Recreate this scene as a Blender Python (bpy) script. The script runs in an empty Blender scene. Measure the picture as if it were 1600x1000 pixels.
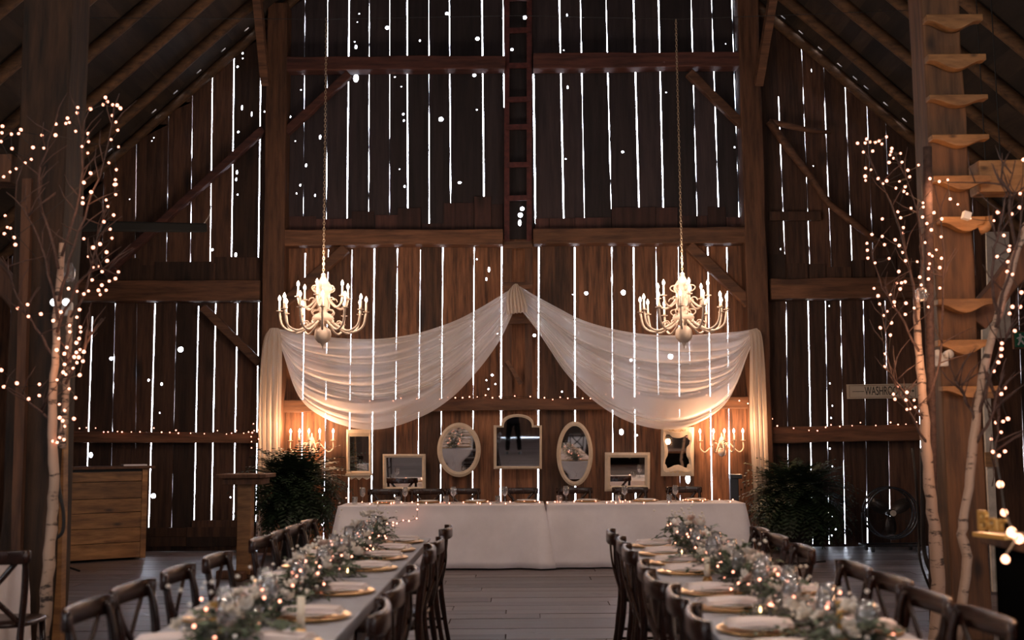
import bpy, bmesh, math, random
from mathutils import Vector, Matrix
random.seed(7)
PI = math.pi
sc = bpy.context.scene
COL = sc.collection

# ------------------------------------------------------------------ camera
F = 1700.0; PX, PY = 800.0, 500.0
ROLL = 0.0085
Yc = Vector((15.0, 190.0 * -1, 1700.0)).normalized()       # world +Y seen by the lens (x right, y up, z forward)
Zc = Vector((-ROLL, 1.0, 0.0)); Zc = (Zc - Zc.dot(Yc) * Yc).normalized()
Xc = Vector((Yc.y * Zc.z - Yc.z * Zc.y, Yc.z * Zc.x - Yc.x * Zc.z, Yc.x * Zc.y - Yc.y * Zc.x)) * -1.0
if Xc.x < 0: Xc = -Xc
EYE = Vector((0, 0, 1.5))
cam_d = bpy.data.cameras.new('camera'); cam = bpy.data.objects.new('camera', cam_d); COL.objects.link(cam)
cam_d.sensor_width = 36.0; cam_d.lens = 36.0 * F / 1600.0
r = Vector((Xc.x, Yc.x, Zc.x)); u = Vector((Xc.y, Yc.y, Zc.y)); w = Vector((Xc.z, Yc.z, Zc.z))
cam.matrix_world = Matrix(((r.x, u.x, -w.x, EYE.x), (r.y, u.y, -w.y, EYE.y), (r.z, u.z, -w.z, EYE.z), (0, 0, 0, 1)))
cam_d.clip_start = 0.05; cam_d.clip_end = 200
cam_d.dof.use_dof = True; cam_d.dof.focus_distance = 14.0; cam_d.dof.aperture_fstop = 1.9
sc.camera = cam

def at(px, py, Y):
    d = Vector(((px - PX) / F, -(py - PY) / F, 1.0))
    v = Vector((d.dot(Xc), d.dot(Yc), d.dot(Zc)))
    v *= Y / v.y
    return v + EYE

# ------------------------------------------------------------------ world, daylight, exposure
wd = bpy.data.worlds.new('daylight'); sc.world = wd; wd.use_nodes = True
bg = wd.node_tree.nodes['Background']
bg.inputs['Color'].default_value = (0.80, 0.86, 1.0, 1); bg.inputs['Strength'].default_value = 17.0
sc.view_settings.view_transform = 'Standard'; sc.view_settings.look = 'None'
sc.view_settings.exposure = 0.68; sc.view_settings.gamma = 1.0; sc.view_settings.use_curve_mapping = False

def light(name, kind, loc, energy, color, size=0.05, rot=None, sy=None, parent=None):
    l = bpy.data.lights.new(name, kind); l.energy = energy; l.color = color
    if kind == 'AREA':
        l.size = size
        if sy: l.shape = 'RECTANGLE'; l.size_y = sy
    else: l.shadow_soft_size = size
    o = bpy.data.objects.new(name, l); COL.objects.link(o); o.location = loc
    if rot: o.rotation_euler = rot
    if parent: o.parent = parent
    return o
REAR = -7.0

# ------------------------------------------------------------------ materials
def N(nt, t, **k):
    n = nt.nodes.new(t)
    for a, b in k.items(): setattr(n, a, b)
    return n
def mat(name, col=(.5, .5, .5), rough=.6, metal=0.0, emis=None, es=0.0, spec=None):
    m = bpy.data.materials.new(name); m.use_nodes = True
    p = m.node_tree.nodes['Principled BSDF']
    p.inputs['Base Color'].default_value = (*col, 1); p.inputs['Roughness'].default_value = rough
    p.inputs['Metallic'].default_value = metal
    if spec is not None: p.inputs['Specular IOR Level'].default_value = spec
    if emis: p.inputs['Emission Color'].default_value = (*emis, 1); p.inputs['Emission Strength'].default_value = es
    return m
def noisy(name, c1, c2, rough=.6, scale=(1, 1, 1), nscale=6.0, bump=0.2, detail=6, metal=0.0, tone=0.0, spec=None, lo=.35, hi=.65, knots=False):
    m = mat(name, c1, rough, metal, spec=spec); nt = m.node_tree; p = nt.nodes['Principled BSDF']
    tc = N(nt, 'ShaderNodeTexCoord'); mp = N(nt, 'ShaderNodeMapping'); mp.inputs['Scale'].default_value = scale
    nt.links.new(tc.outputs['Object'], mp.inputs['Vector'])
    vec = mp.outputs['Vector']
    if tone:
        at_ = N(nt, 'ShaderNodeAttribute'); at_.attribute_name = 'tone'
        sh = N(nt, 'ShaderNodeVectorMath', operation='MULTIPLY'); sh.inputs[1].default_value = (37, 23, 17)
        nt.links.new(at_.outputs['Fac'], sh.inputs[0])
        ad = N(nt, 'ShaderNodeVectorMath', operation='ADD')
        nt.links.new(vec, ad.inputs[0]); nt.links.new(sh.outputs[0], ad.inputs[1]); vec = ad.outputs[0]
    nz = N(nt, 'ShaderNodeTexNoise'); nz.inputs['Scale'].default_value = nscale; nz.inputs['Detail'].default_value = detail
    nz.inputs['Roughness'].default_value = .65
    nt.links.new(vec, nz.inputs['Vector'])
    cr = N(nt, 'ShaderNodeValToRGB'); e = cr.color_ramp.elements
    e[0].position = lo; e[0].color = (*c1, 1); e[1].position = hi; e[1].color = (*c2, 1)
    nt.links.new(nz.outputs['Fac'], cr.inputs['Fac'])
    out = cr.outputs['Color']
    if tone:
        mr = N(nt, 'ShaderNodeMapRange'); mr.inputs['To Min'].default_value = 1 - tone; mr.inputs['To Max'].default_value = 1 + tone
        nt.links.new(at_.outputs['Fac'], mr.inputs['Value'])
        vm = N(nt, 'ShaderNodeVectorMath', operation='SCALE')
        nt.links.new(out, vm.inputs[0]); nt.links.new(mr.outputs['Result'], vm.inputs['Scale']); out = vm.outputs[0]
    if knots:
        vo = N(nt, 'ShaderNodeTexVoronoi'); vo.inputs['Scale'].default_value = 1.0
        m2 = N(nt, 'ShaderNodeMapping'); m2.inputs['Scale'].default_value = knots
        nt.links.new(tc.outputs['Object'], m2.inputs['Vector']); nt.links.new(m2.outputs[0], vo.inputs['Vector'])
        k = N(nt, 'ShaderNodeMapRange'); k.inputs['From Min'].default_value = .05; k.inputs['From Max'].default_value = .2
        k.inputs['To Min'].default_value = .25; k.inputs['To Max'].default_value = 1
        nt.links.new(vo.outputs['Distance'], k.inputs['Value'])
        vm2 = N(nt, 'ShaderNodeVectorMath', operation='SCALE'); nt.links.new(out, vm2.inputs[0]); nt.links.new(k.outputs[0], vm2.inputs['Scale'])
        out = vm2.outputs[0]
    nt.links.new(out, p.inputs['Base Color'])
    if bump:
        b = N(nt, 'ShaderNodeBump'); b.inputs['Strength'].default_value = bump; b.inputs['Distance'].default_value = .01
        nt.links.new(nz.outputs['Fac'], b.inputs['Height']); nt.links.new(b.outputs[0], p.inputs['Normal'])
    return m
V = (7, 7, .55)       # grain running up
M = {}
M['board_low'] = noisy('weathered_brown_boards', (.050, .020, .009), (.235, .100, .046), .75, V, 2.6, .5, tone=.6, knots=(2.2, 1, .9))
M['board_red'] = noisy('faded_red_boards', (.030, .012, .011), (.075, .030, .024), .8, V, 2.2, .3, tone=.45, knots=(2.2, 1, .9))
M['board_up'] = noisy('haze_grey_boards', (.020, .015, .018), (.044, .030, .032), .85, V, 2.2, .3, tone=.45)  # the veiling glow beside the gaps is put into this grey tint
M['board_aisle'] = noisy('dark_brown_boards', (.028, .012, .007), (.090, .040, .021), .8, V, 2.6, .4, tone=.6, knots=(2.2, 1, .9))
M['beam'] = noisy('hewn_beam', (.055, .023, .011), (.170, .075, .036), .75, (.6, 6, 6), 2.5, .4, tone=.3)
M['beam_red'] = noisy('red_hewn_beam', (.035, .012, .010), (.10, .034, .024), .8, (.6, 6, 6), 2.5, .4, tone=.3)
M['post'] = noisy('hewn_post', (.050, .021, .010), (.145, .063, .030), .75, (6, 6, .6), 2.5, .4, tone=.3)
M['rafter'] = noisy('pole_rafter', (.040, .019, .008), (.12, .058, .023), .8, (1, 6, 6), 2.5, .4, tone=.3)
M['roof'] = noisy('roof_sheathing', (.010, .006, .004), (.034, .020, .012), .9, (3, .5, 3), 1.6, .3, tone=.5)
M['post_dark'] = noisy('shaded_post', (.010, .006, .004), (.055, .026, .012), .85, (6, 6, .6), 2.5, .4)  # shade put into the colour, against the bright side panes
M['post_warm'] = noisy('warm_plank_post', (.055, .025, .010), (.155, .070, .027), .7, (7, 7, .6), 2.2, .3, knots=(4, 1, 2))
M['ladder_red'] = noisy('red_painted_ladder', (.05, .010, .010), (.11, .024, .020), .7, (4, 4, 4), 3, .2)
M['pine'] = noisy('pine_steps', (.16, .075, .025), (.33, .165, .060), .6, (1.2, 6, 6), 3, .2, tone=.2, knots=(5, 3, 9))
M['barwood'] = noisy('stained_pine_planks', (.14, .062, .020), (.36, .175, .062), .55, (1, 1, 7), 2.2, .25, tone=.4, knots=(2.6, 1, 6))
M['chair'] = noisy('walnut_chair', (.010, .0038, .0028), (.034, .012, .0075), .27, (6, 6, 2), 3, .1, spec=.5)
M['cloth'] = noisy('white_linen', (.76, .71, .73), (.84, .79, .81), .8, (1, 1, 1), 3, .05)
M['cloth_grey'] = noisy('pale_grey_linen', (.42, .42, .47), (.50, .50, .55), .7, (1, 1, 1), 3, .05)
M['napkin'] = mat('blush_napkin', (.90, .78, .75), .7)
M['china'] = mat('white_china', (.85, .83, .82), .2)
M['gold'] = mat('brushed_gold', (.80, .50, .22), .28, 1.0)
M['goldpaint'] = mat('gold_paint', (.55, .34, .10), .45, .4)
M['silver'] = mat('cutlery_steel', (.75, .75, .76), .2, 1.0)
M['white_iron'] = mat('cream_painted_iron', (.55, .43, .34), .5)
M['chain'] = mat('antique_chain', (.50, .38, .26), .45, .6)
M['candle'] = mat('ivory_candle_sleeve', (.85, .76, .62), .5)
M['black'] = mat('black_metal', (.022, .022, .024), .3)
M['fanblade'] = mat('dull_fan_blade', (.10, .085, .075), .35, .8)
M['rim'] = mat('polished_rim', (.10, .10, .11), .25, .9)
M['matt_black'] = mat('matt_black_case', (.006, .006, .006), .9, spec=.1)
M['blackcloth'] = mat('black_cloth', (.004, .004, .004), 1.0, spec=0)
M['wire'] = mat('dark_wire', (.012, .010, .009), .6)
M['white_plastic'] = mat('white_plastic', (.55, .53, .50), .5)
M['frame'] = noisy('cream_frame', (.48, .38, .28), (.58, .47, .36), .5, (3, 3, 3), 3, .08)
M['mirror'] = mat('mirror_glass', (.88, .9, .9), .02, 1.0)
M['pot'] = mat('dark_planter', (.02, .018, .018), .6)
M['leaf'] = noisy('fern_green', (.006, .014, .006), (.020, .042, .016), .6, (1, 1, 1), 20, 0, tone=.5)
M['euca'] = noisy('eucalyptus', (.016, .034, .014), (.15, .19, .12), .55, (1, 1, 1), 25, 0, tone=.6)
M['petal'] = noisy('white_petal', (.70, .62, .52), (.84, .80, .74), .6, (1, 1, 1), 30, 0)
M['blush'] = noisy('blush_petal', (.62, .42, .34), (.78, .60, .52), .6, (1, 1, 1), 30, 0)
M['birch'] = noisy('birch_bark', (.035, .022, .017), (.40, .28, .21), .7, (2.5, 2.5, 8), 2.6, .2, lo=.38, hi=.45)
M['twig'] = noisy('dark_twig', (.035, .018, .014), (.09, .05, .04), .8, (3, 3, 3), 8, .1)
M['sign'] = mat('cream_sign_board', (.56, .46, .35), .7)
M['signink'] = mat('black_sign_paint', (.015, .012, .012), .7)
M['green'] = mat('green_sign', (.0, .10, .045), .5)
M['panel'] = noisy('pale_door_paint', (.42, .36, .29), (.60, .53, .44), .7, (2, 2, 2), 4, .1)
M['flame'] = mat('candle_bulb', (1, .8, .6), .5, emis=(1.0, .74, .55), es=8)
M['fairy'] = mat('fairy_bulb', (1, .6, .5), .5, emis=(1.0, .34, .21), es=3.3)
M['globe'] = mat('globe_bulb', (1, .6, .4), .5, emis=(1.0, .42, .24), es=4)
M['tea'] = mat('tealight_flame', (1, .7, .4), .5, emis=(1.0, .60, .25), es=14)
M['fillpane'] = mat('fill_glow_pane', (.8, .85, .9), .5, emis=(.92, .94, 1.0), es=4.2)  # added fill light, given out by unseen panes
M['led'] = mat('led_lens', (1, 1, 1), .5, emis=(.9, .93, 1.0), es=5)
M['skin'] = mat('skin', (.55, .34, .25), .5)
M['suit'] = mat('dark_trousers', (.004, .004, .005), 1, spec=0)
M['shirt'] = mat('dark_jacket', (.008, .008, .010), 1, spec=0)
M['hair'] = mat('brown_hair', (.05, .025, .015), .6)
M['eye'] = mat('eye', (.8, .8, .8), .3)

def glass_mat():
    m = bpy.data.materials.new('clear_glass'); m.use_nodes = True; nt = m.node_tree; nt.nodes.clear()
    o = N(nt, 'ShaderNodeOutputMaterial'); mx = N(nt, 'ShaderNodeMixShader'); t = N(nt, 'ShaderNodeBsdfTransparent')
    g = N(nt, 'ShaderNodeBsdfGlossy'); g.inputs['Roughness'].default_value = .06
    t.inputs['Color'].default_value = (.93, .94, .95, 1)
    fr = N(nt, 'ShaderNodeLayerWeight'); fr.inputs['Blend'].default_value = .55
    nt.links.new(fr.outputs['Facing'], mx.inputs[0]); nt.links.new(t.outputs[0], mx.inputs[1]); nt.links.new(g.outputs[0], mx.inputs[2])
    df = N(nt, 'ShaderNodeBsdfDiffuse'); df.inputs['Color'].default_value = (.9, .9, .92, 1); m3 = N(nt, 'ShaderNodeMixShader'); m3.inputs[0].default_value = .07
    nt.links.new(mx.outputs[0], m3.inputs[1]); nt.links.new(df.outputs[0], m3.inputs[2]); nt.links.new(m3.outputs[0], o.inputs['Surface']); return m
M['glass'] = glass_mat()
def sheer_mat(name, opac, col):
    m = bpy.data.materials.new(name); m.use_nodes = True; nt = m.node_tree; nt.nodes.clear()
    o = N(nt, 'ShaderNodeOutputMaterial'); mx = N(nt, 'ShaderNodeMixShader'); t = N(nt, 'ShaderNodeBsdfTransparent')
    d = N(nt, 'ShaderNodeBsdfDiffuse'); d.inputs['Color'].default_value = (*col, 1)
    tl = N(nt, 'ShaderNodeBsdfTranslucent'); tl.inputs['Color'].default_value = (*col, 1)
    m2 = N(nt, 'ShaderNodeMixShader'); m2.inputs[0].default_value = .55
    nt.links.new(d.outputs[0], m2.inputs[1]); nt.links.new(tl.outputs[0], m2.inputs[2])
    lw = N(nt, 'ShaderNodeLayerWeight'); lw.inputs['Blend'].default_value = .45
    mr = N(nt, 'ShaderNodeMapRange'); mr.inputs['From Min'].default_value = 0; mr.inputs['From Max'].default_value = .8
    mr.inputs['To Min'].default_value = opac; mr.inputs['To Max'].default_value = min(1, opac + .42)
    nt.links.new(lw.outputs['Facing'], mr.inputs['Value']); nt.links.new(mr.outputs[0], mx.inputs[0])
    nt.links.new(t.outputs[0], mx.inputs[1]); nt.links.new(m2.outputs[0], mx.inputs[2]); nt.links.new(mx.outputs[0], o.inputs['Surface'])
    return m
M['sheer'] = sheer_mat('sheer_voile', .66, (.96, .93, .92))
M['sheer_thick'] = sheer_mat('gathered_voile', .86, (.86, .78, .70))

def floor_mat():
    m = noisy('barn_floor_planks', (.065, .050, .049), (.235, .19, .188), .4, (.6, 4.5, 1), 2.2, .35, detail=8, tone=.42, lo=.3, hi=.7)
    nt = m.node_tree; p = nt.nodes['Principled BSDF']; nz = [n for n in nt.nodes if n.type == 'TEX_NOISE'][0]
    r2 = N(nt, 'ShaderNodeMapRange'); r2.inputs['From Min'].default_value = .3; r2.inputs['From Max'].default_value = .7; r2.inputs['To Min'].default_value = .26; r2.inputs['To Max'].default_value = .50
    nt.links.new(nz.outputs['Fac'], r2.inputs['Value']); nt.links.new(r2.outputs[0], p.inputs['Roughness'])
    return m
M['floor'] = floor_mat()

# ------------------------------------------------------------------ mesh helpers
class MB:
    def __init__(s): s.v = []; s.f = []; s.t = []; s.cur = .5
    def add(s, vs, fs, tone=None):
        b = len(s.v); t = s.cur if tone is None else tone
        s.v += [tuple(p) for p in vs]; s.t += [t] * len(vs); s.f += [[i + b for i in f] for f in fs]
    def box(s, c, d, rot=None, tone=None):
        c = Vector(c); h = Vector(d) / 2
        vs = [Vector((x * h.x, y * h.y, z * h.z)) for x in (-1, 1) for y in (-1, 1) for z in (-1, 1)]
        if rot is not None: vs = [rot @ p for p in vs]
        s.add([p + c for p in vs], [(0, 1, 3, 2), (4, 6, 7, 5), (0, 4, 5, 1), (2, 3, 7, 6), (0, 2, 6, 4), (1, 5, 7, 3)], tone)
    def hexa(s, p8, tone=None):   # p8: 4 front (ccw), 4 back
        s.add(p8, [(0, 1, 2, 3), (7, 6, 5, 4), (0, 4, 5, 1), (1, 5, 6, 2), (2, 6, 7, 3), (3, 7, 4, 0)], tone)
    def bar(s, a, b, w, h, up=(0, 0, 1), tone=None, segs=1, wob=0):
        a = Vector(a); b = Vector(b); d = (b - a).normalized(); up = Vector(up)
        sd = d.cross(up).normalized(); up2 = sd.cross(d).normalized()
        rings = []
        for i in range(segs + 1):
            c = a.lerp(b, i / segs) ; ww = w / 2 * (1 + random.uniform(-wob, wob)); hh = h / 2 * (1 + random.uniform(-wob, wob))
            if 0 < i < segs: c = c + sd * random.uniform(-wob, wob) * w * .3 + up2 * random.uniform(-wob, wob) * h * .3
            rings.append([c + sd * ww + up2 * hh, c - sd * ww + up2 * hh, c - sd * ww - up2 * hh, c + sd * ww - up2 * hh])
        vs = [p for r_ in rings for p in r_]; fs = [(3, 2, 1, 0), tuple(len(vs) - 4 + i for i in range(4))]
        for i in range(segs):
            for j in range(4): fs.append((i * 4 + j, i * 4 + (j + 1) % 4, i * 4 + 4 + (j + 1) % 4, i * 4 + 4 + j))
        s.add(vs, fs, tone)
    def tube(s, pts, rad, n=8, tone=None, caps=True, flat=1.0, up=(0, 0, 1)):
        pts = [Vector(p) for p in pts]; m = len(pts)
        if not hasattr(rad, '__len__'): rad = [rad] * m
        vs = []; prev = None
        for i, p in enumerate(pts):
            d = (pts[min(i + 1, m - 1)] - pts[max(i - 1, 0)]).normalized()
            if prev is None:
                a = Vector(up) if abs(d.dot(Vector(up))) < .95 else Vector((1, 0, 0))
                x = d.cross(a).normalized()
            else:
                x = (prev - d * prev.dot(d)).normalized()
            prev = x; y = d.cross(x)
            for k in range(n):
                an = 2 * PI * k / n
                vs.append(p + (x * math.cos(an) + y * math.sin(an) * flat) * rad[i])
        fs = []
        for i in range(m - 1):
            for k in range(n): fs.append((i * n + k, i * n + (k + 1) % n, (i + 1) * n + (k + 1) % n, (i + 1) * n + k))
        if caps: fs.append(tuple(range(n))[::-1]); fs.append(tuple((m - 1) * n + k for k in range(n)))
        s.add(vs, fs, tone)
    def lathe(s, prof, n=20, o=(0, 0, 0), tone=None, closed=False, sx=1, sy=1):
        vs = []; m = len(prof)
        for (r_, z) in prof:
            for k in range(n):
                a = 2 * PI * k / n; vs.append((o[0] + r_ * math.cos(a) * sx, o[1] + r_ * math.sin(a) * sy, o[2] + z))
        fs = []
        for i in range(m - 1):
            for k in range(n): fs.append((i * n + k, i * n + (k + 1) % n, (i + 1) * n + (k + 1) % n, (i + 1) * n + k))
        if closed: fs.append(tuple(range(n))[::-1]); fs.append(tuple((m - 1) * n + k for k in range(n)))
        s.add(vs, fs, tone)
    def prism(s, poly, y0, y1, tone=None):     # polygon in XZ extruded in Y
        n = len(poly); vs = [(x, y0, z) for x, z in poly] + [(x, y1, z) for x, z in poly]
        s.add(vs, [tuple(range(n)), tuple(range(n, 2 * n))[::-1]] + [(i, i + n, (i + 1) % n + n, (i + 1) % n) for i in range(n)], tone)
    def build(s, name, m, parent=None, smooth=False, loc=None, kind=None, label=None):
        me = bpy.data.meshes.new(name); me.from_pydata(s.v, [], s.f); me.update()
        a = me.attributes.new('tone', 'FLOAT', 'POINT'); a.data.foreach_set('value', s.t)
        me.materials.append(M[m] if isinstance(m, str) else m)
        if smooth: me.polygons.foreach_set('use_smooth', [True] * len(me.polygons))
        o = bpy.data.objects.new(name, me); COL.objects.link(o)
        if parent: o.parent = parent
        if loc: o.location = loc
        if kind: o['kind'] = kind
        if label: o['label'] = label
        return o
def fixn(o):
    bm = bmesh.new(); bm.from_mesh(o.data); bmesh.ops.recalc_face_normals(bm, faces=bm.faces); bm.to_mesh(o.data); bm.free(); return o
def bev(o, w=.004, seg=2):
    b = o.modifiers.new('bevel', 'BEVEL'); b.width = w; b.segments = seg; b.limit_method = 'ANGLE'; return o
def tag(o, label, cat, group=None):
    o['label'] = label; o['category'] = cat
    if group: o['group'] = group
    return o
def thing(name, label, cat, loc=(0, 0, 0), rz=0, group=None):
    o = bpy.data.objects.new(name, None); COL.objects.link(o); o.empty_display_size = .1
    o.location = loc; o.rotation_euler = (0, 0, rz); return tag(o, label, cat, group)
def dup(root, loc=None, rz=None, label=None, group=None):
    def rec(o, par):
        c = o.copy(); COL.objects.link(c); c.parent = par
        for ch in list(o.children): rec(ch, c)
        return c
    c = rec(root, None)
    if loc is not None: c.location = loc
    if rz is not None: c.rotation_euler = (0, 0, rz)
    if label: c['label'] = label
    if group: c['group'] = group
    return c
ORD = ['nearest the camera', 'second from the camera', 'third from the camera', 'fourth from the camera', 'fifth from the camera', 'sixth from the camera', 'seventh from the camera', 'farthest from the camera']
ORDL = ['leftmost', 'second from the left', 'third from the left', 'fourth from the left', 'fifth from the left', 'sixth from the left', 'seventh from the left', 'eighth from the left']
def catmull(pts, n):
    P = [Vector(p) for p in pts]; P = [2 * P[0] - P[1]] + P + [2 * P[-1] - P[-2]]; out = []
    m = len(P) - 3
    for j in range(n):
        t = j / (n - 1) * m; i = min(int(t), m - 1); t -= i
        a, b, c, d = P[i:i + 4]
        out.append(.5 * ((2 * b) + (c - a) * t + (2 * a - 5 * b + 4 * c - d) * t * t + (3 * b - 3 * c + d - a) * t ** 3))
    return out

# ------------------------------------------------------------------ the shell
WY = 15.6; T = .026
def RZ(x): return 11.04 - .92 * abs(x)            # underside of the rafters
def wxz(px, py, Y=WY): p = at(px, py, Y); return p.x, p.z

def wall_region(mb, xl, xr, zb, ztop, gaps, holes, yoff=0.0, twid=.020):
    """xl/xr: outer X; gaps: ((px0,py0,px1,py1,width_px)) from top to bottom in photograph pixels of the wall plane"""
    G = []
    for (a, b, c, d, w_) in gaps:
        x0, z0 = wxz(a, b); x1, z1 = wxz(c, d)
        G.append((x0, z0, x1, z1, w_ * .0041))
    G.sort(key=lambda g: g[0])
    def edge(i, z):
        if i < 0: return xl
        if i >= len(G): return xr
        x0, z0, x1, z1, w_ = G[i]
        return x0 + (x1 - x0) * (z - z0) / (z1 - z0)
    prof = []
    for (x0, z0, x1, z1, w_) in G:
        ks = []; z = z1
        while z < z0:
            ks.append((z, w_ * (random.uniform(.1, 1.3) if w_ < .016 else random.uniform(.82, 1.12)))); z += random.uniform(.12, .3)
        ks.append((z0, w_)); prof.append(ks)
    def width(i, z):
        if i < 0 or i >= len(G): return 0
        if z < G[i][3] - 1e-6 or z > G[i][1] + 1e-6: return 0
        ks = prof[i]
        for k in range(len(ks) - 1):
            if ks[k][0] <= z <= ks[k + 1][0] + 1e-9:
                t = (z - ks[k][0]) / max(1e-6, ks[k + 1][0] - ks[k][0]); return ks[k][1] * (1 - t) + ks[k + 1][1] * t
        return ks[-1][1]
    H = []
    for (px, py, rx, ry) in holes:
        x, z = wxz(px, py); H.append((x, z, rx * .0078, ry * .0078))
    for i in range(-1, len(G)):
        tone = random.random(); e = random.uniform(-.004, .004)
        y0 = WY + yoff + e; y1 = y0 + T
        zt_ = max(ztop(edge(i, 6)), ztop(edge(i + 1, 6)))
        hs = []
        for h in H:
            if zb < h[1] < zt_:
                L = edge(i, h[1]) + width(i, h[1]) / 2; R = edge(i + 1, h[1]) - width(i + 1, h[1]) / 2
                if L <= h[0] < R and R - L > .03:
                    rx = min(h[2], (R - L) / 2 - .006); hx = min(max(h[0], L + rx + .003), R - rx - .003); hs.append((hx, h[1], rx, h[3]))
        hs.sort(key=lambda h: -h[3]); ok = []
        for h in hs:
            if all(abs(h[1] - g[1]) > (h[3] + g[3]) * 1.03 + .002 for g in ok): ok.append(h)
        ok.sort(key=lambda h: h[1])
        bz = {round(zb, 5), round(zt_, 5)}
        for q in (i, i + 1):
            if 0 <= q < len(G):
                for k in prof[q]: bz.add(round(k[0], 5))
                bz.add(round(G[q][3] - 2e-4, 5))
        for h in ok: bz.add(round(h[1] - h[3] * 1.02, 5)); bz.add(round(h[1] + h[3] * 1.02, 5))
        bz = sorted(z for z in bz if zb - 2e-5 <= z <= zt_ + 2e-5)
        hi = 0
        sl = []; skip_to = -99
        for k in range(len(bz) - 1):
            if bz[k + 1] <= skip_to + 1e-6 or bz[k] < skip_to - 1e-6: continue
            za, zb2 = bz[k], bz[k + 1]
            hh = None
            for h in ok:
                if abs(za - (h[1] - h[3] * 1.02)) < 2e-5: hh = h; zb2 = round(h[1] + h[3] * 1.02, 5); skip_to = zb2
            sl.append((za, zb2, hh))
        for (za, zc, hh) in sl:
            if zc - za < 1e-5: continue
            La = edge(i, za) + width(i, za + 1e-5) / 2; Ra = edge(i + 1, za) - width(i + 1, za + 1e-5) / 2
            Lb = edge(i, zc) + width(i, zc - 1e-5) / 2; Rb = edge(i + 1, zc) - width(i + 1, zc - 1e-5) / 2
            ztl = min(zc, ztop(Lb)) if zc > zt_ - 1e-4 else zc; ztr = min(zc, ztop(Rb)) if zc > zt_ - 1e-4 else zc
            if hh is None:
                mb.hexa([(La, y0, za), (Ra, y0, za), (Rb, y0, ztr), (Lb, y0, ztl), (La, y1, za), (Ra, y1, za), (Rb, y1, ztr), (Lb, y1, ztl)], tone)
            else:
                hx, hz, rx, rz = hh; n = 16
                outer = []; inner = []
                for k in range(n):
                    a = 2 * PI * k / n; c, s_ = math.cos(a), math.sin(a)
                    jr = 1
                    inner.append((hx + rx * c * jr, hz + rz * s_ * jr))
                    t = 1 / max(abs(c), abs(s_)); u_ = c * t; v_ = s_ * t
                    zz = za + (v_ + 1) / 2 * (zc - za); f_ = (v_ + 1) / 2
                    l_ = La + (Lb - La) * f_; r_ = Ra + (Rb - Ra) * f_
                    outer.append((l_ + (u_ + 1) / 2 * (r_ - l_), zz))
                vs = [(x, y0, z) for x, z in outer] + [(x, y0, z) for x, z in inner] + [(x, y1, z) for x, z in outer] + [(x, y1, z) for x, z in inner]
                fs = []
                for k in range(n):
                    q = (k + 1) % n
                    fs += [(k, q, n + q, n + k), (2 * n + k, 3 * n + k, 3 * n + q, 2 * n + q), (n + k, n + q, 3 * n + q, 3 * n + k), (k, 2 * n + k, 2 * n + q, q)]
                mb.add(vs, fs, tone)

HOLES = [(556,122,5,8),(689,186,4.5,4.5),(746,60,4,4),(717,65,4,3),(699,21,3.5,3.5),(607,43,4,4),(820,27,3.5,4.5),(800,77,3,3),(741,117,3.5,3.5),(718,285,3.5,2.5),(973,237,2.5,2.5),(282,546,5.5,5),(175,560,4,3.5),
 (916,458,3.5,3.5),(974,457,4.5,5),(816,326,4,4),(813,336,4.5,4.8),(812,348,3,6),(1048,557,5,5),(986,563,3,3),(239,775,5,4.5),(971,675,4,5.5),(1075,748,4.5,9),(995,680,1.6,2),(656,63,1.8,2.5),(556,73,2.5,4.5),(554,65,1.5,1.5),(561,21,1.6,1.6),
 (558,34,1.2,1.2),(470,140,1.6,1.6),(453,182,2.2,2.2),(481,181,2,2),(491,173,2.5,4),(488,210,2,2.2),(500,214,2.2,4.5),(461,220,1.4,1.4),(478,258,2,3.5),(469,289,1.8,2.4),(617,120,1.6,1.6),(627,135,1.3,1.3),(630,178,2.2,2.6),(631,188,1.8,2.2),
 (632,291,1.8,2.5),(624,264,1.2,1.2),(745,171,1.5,1.8),(835,524,3,3),(887,136,1.6,3.4),(886,23,1,3.5),(884,248,1.6,1.6),(881,78,1.3,1.3),(379,83,2,2.2),(379,91,1.6,1.6),(371,104,2,2.4),(378,168,2,5),(372,206,2.2,2.4),(370,269,2,4.5),
 (369,280,2,3.4),(393,178,1.5,5),(413,174,1.5,2),(371,304,1.6,2),(331,390,2.5,2.5),(368,398,2.5,4.5),(373,408,1.1,1.6),(373,415,1.1,1.6),(373,421,1.1,1.6),(769,586,2.2,2.2),(760,594,1.4,1.4),(768,596,1.4,1.4),(774,600,1.4,1.4),(763,608,1.4,1.4),
 (232,594,2.2,2.6),(252,600,2.4,3),(249,645,1.4,1.6),(301,547,2,2.4),(140,711,4,5),(764,421,2,5),(760,436,1.6,3),(745,405,1.4,1.6),(745,427,1.4,1.6),(1041,144,1.6,1.6),(1148,230,1.6,2),(1166,250,1.8,2.4),(1134,68,1.2,1.2),(1268,110,1,3.5),(1271,259,1,1.6),
 (1297,599,1.5,1.5),(1301,634,1.4,1.4),(1299,653,1.6,1.6),(1297,701,1.6,1.6),(1301,729,1.3,1.3),(1296,478,1.5,1.5),(1301,807,2,2),(1306,826,2.2,3),(1300,837,1.6,1.6),(240,215,1.3,1.3),(237,220,1.2,1.2),(202,311,1.2,1.2),(463,302,1.3,2),(443,316,1.4,1.6),(492,305,1.4,3),
 (490,160,1.5,1.8),(1220,413,1.4,1.4),(1220,389,1,2.2),(1098,412,1.4,1.4),(503,820,1.8,2.2),(505,773,1.8,2.2),(360,777,1.6,1.6),(895,460,1,1),(777,521,1.5,1.5),(822,546,1.3,1.3),(878,612,1.3,1.6)]
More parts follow.
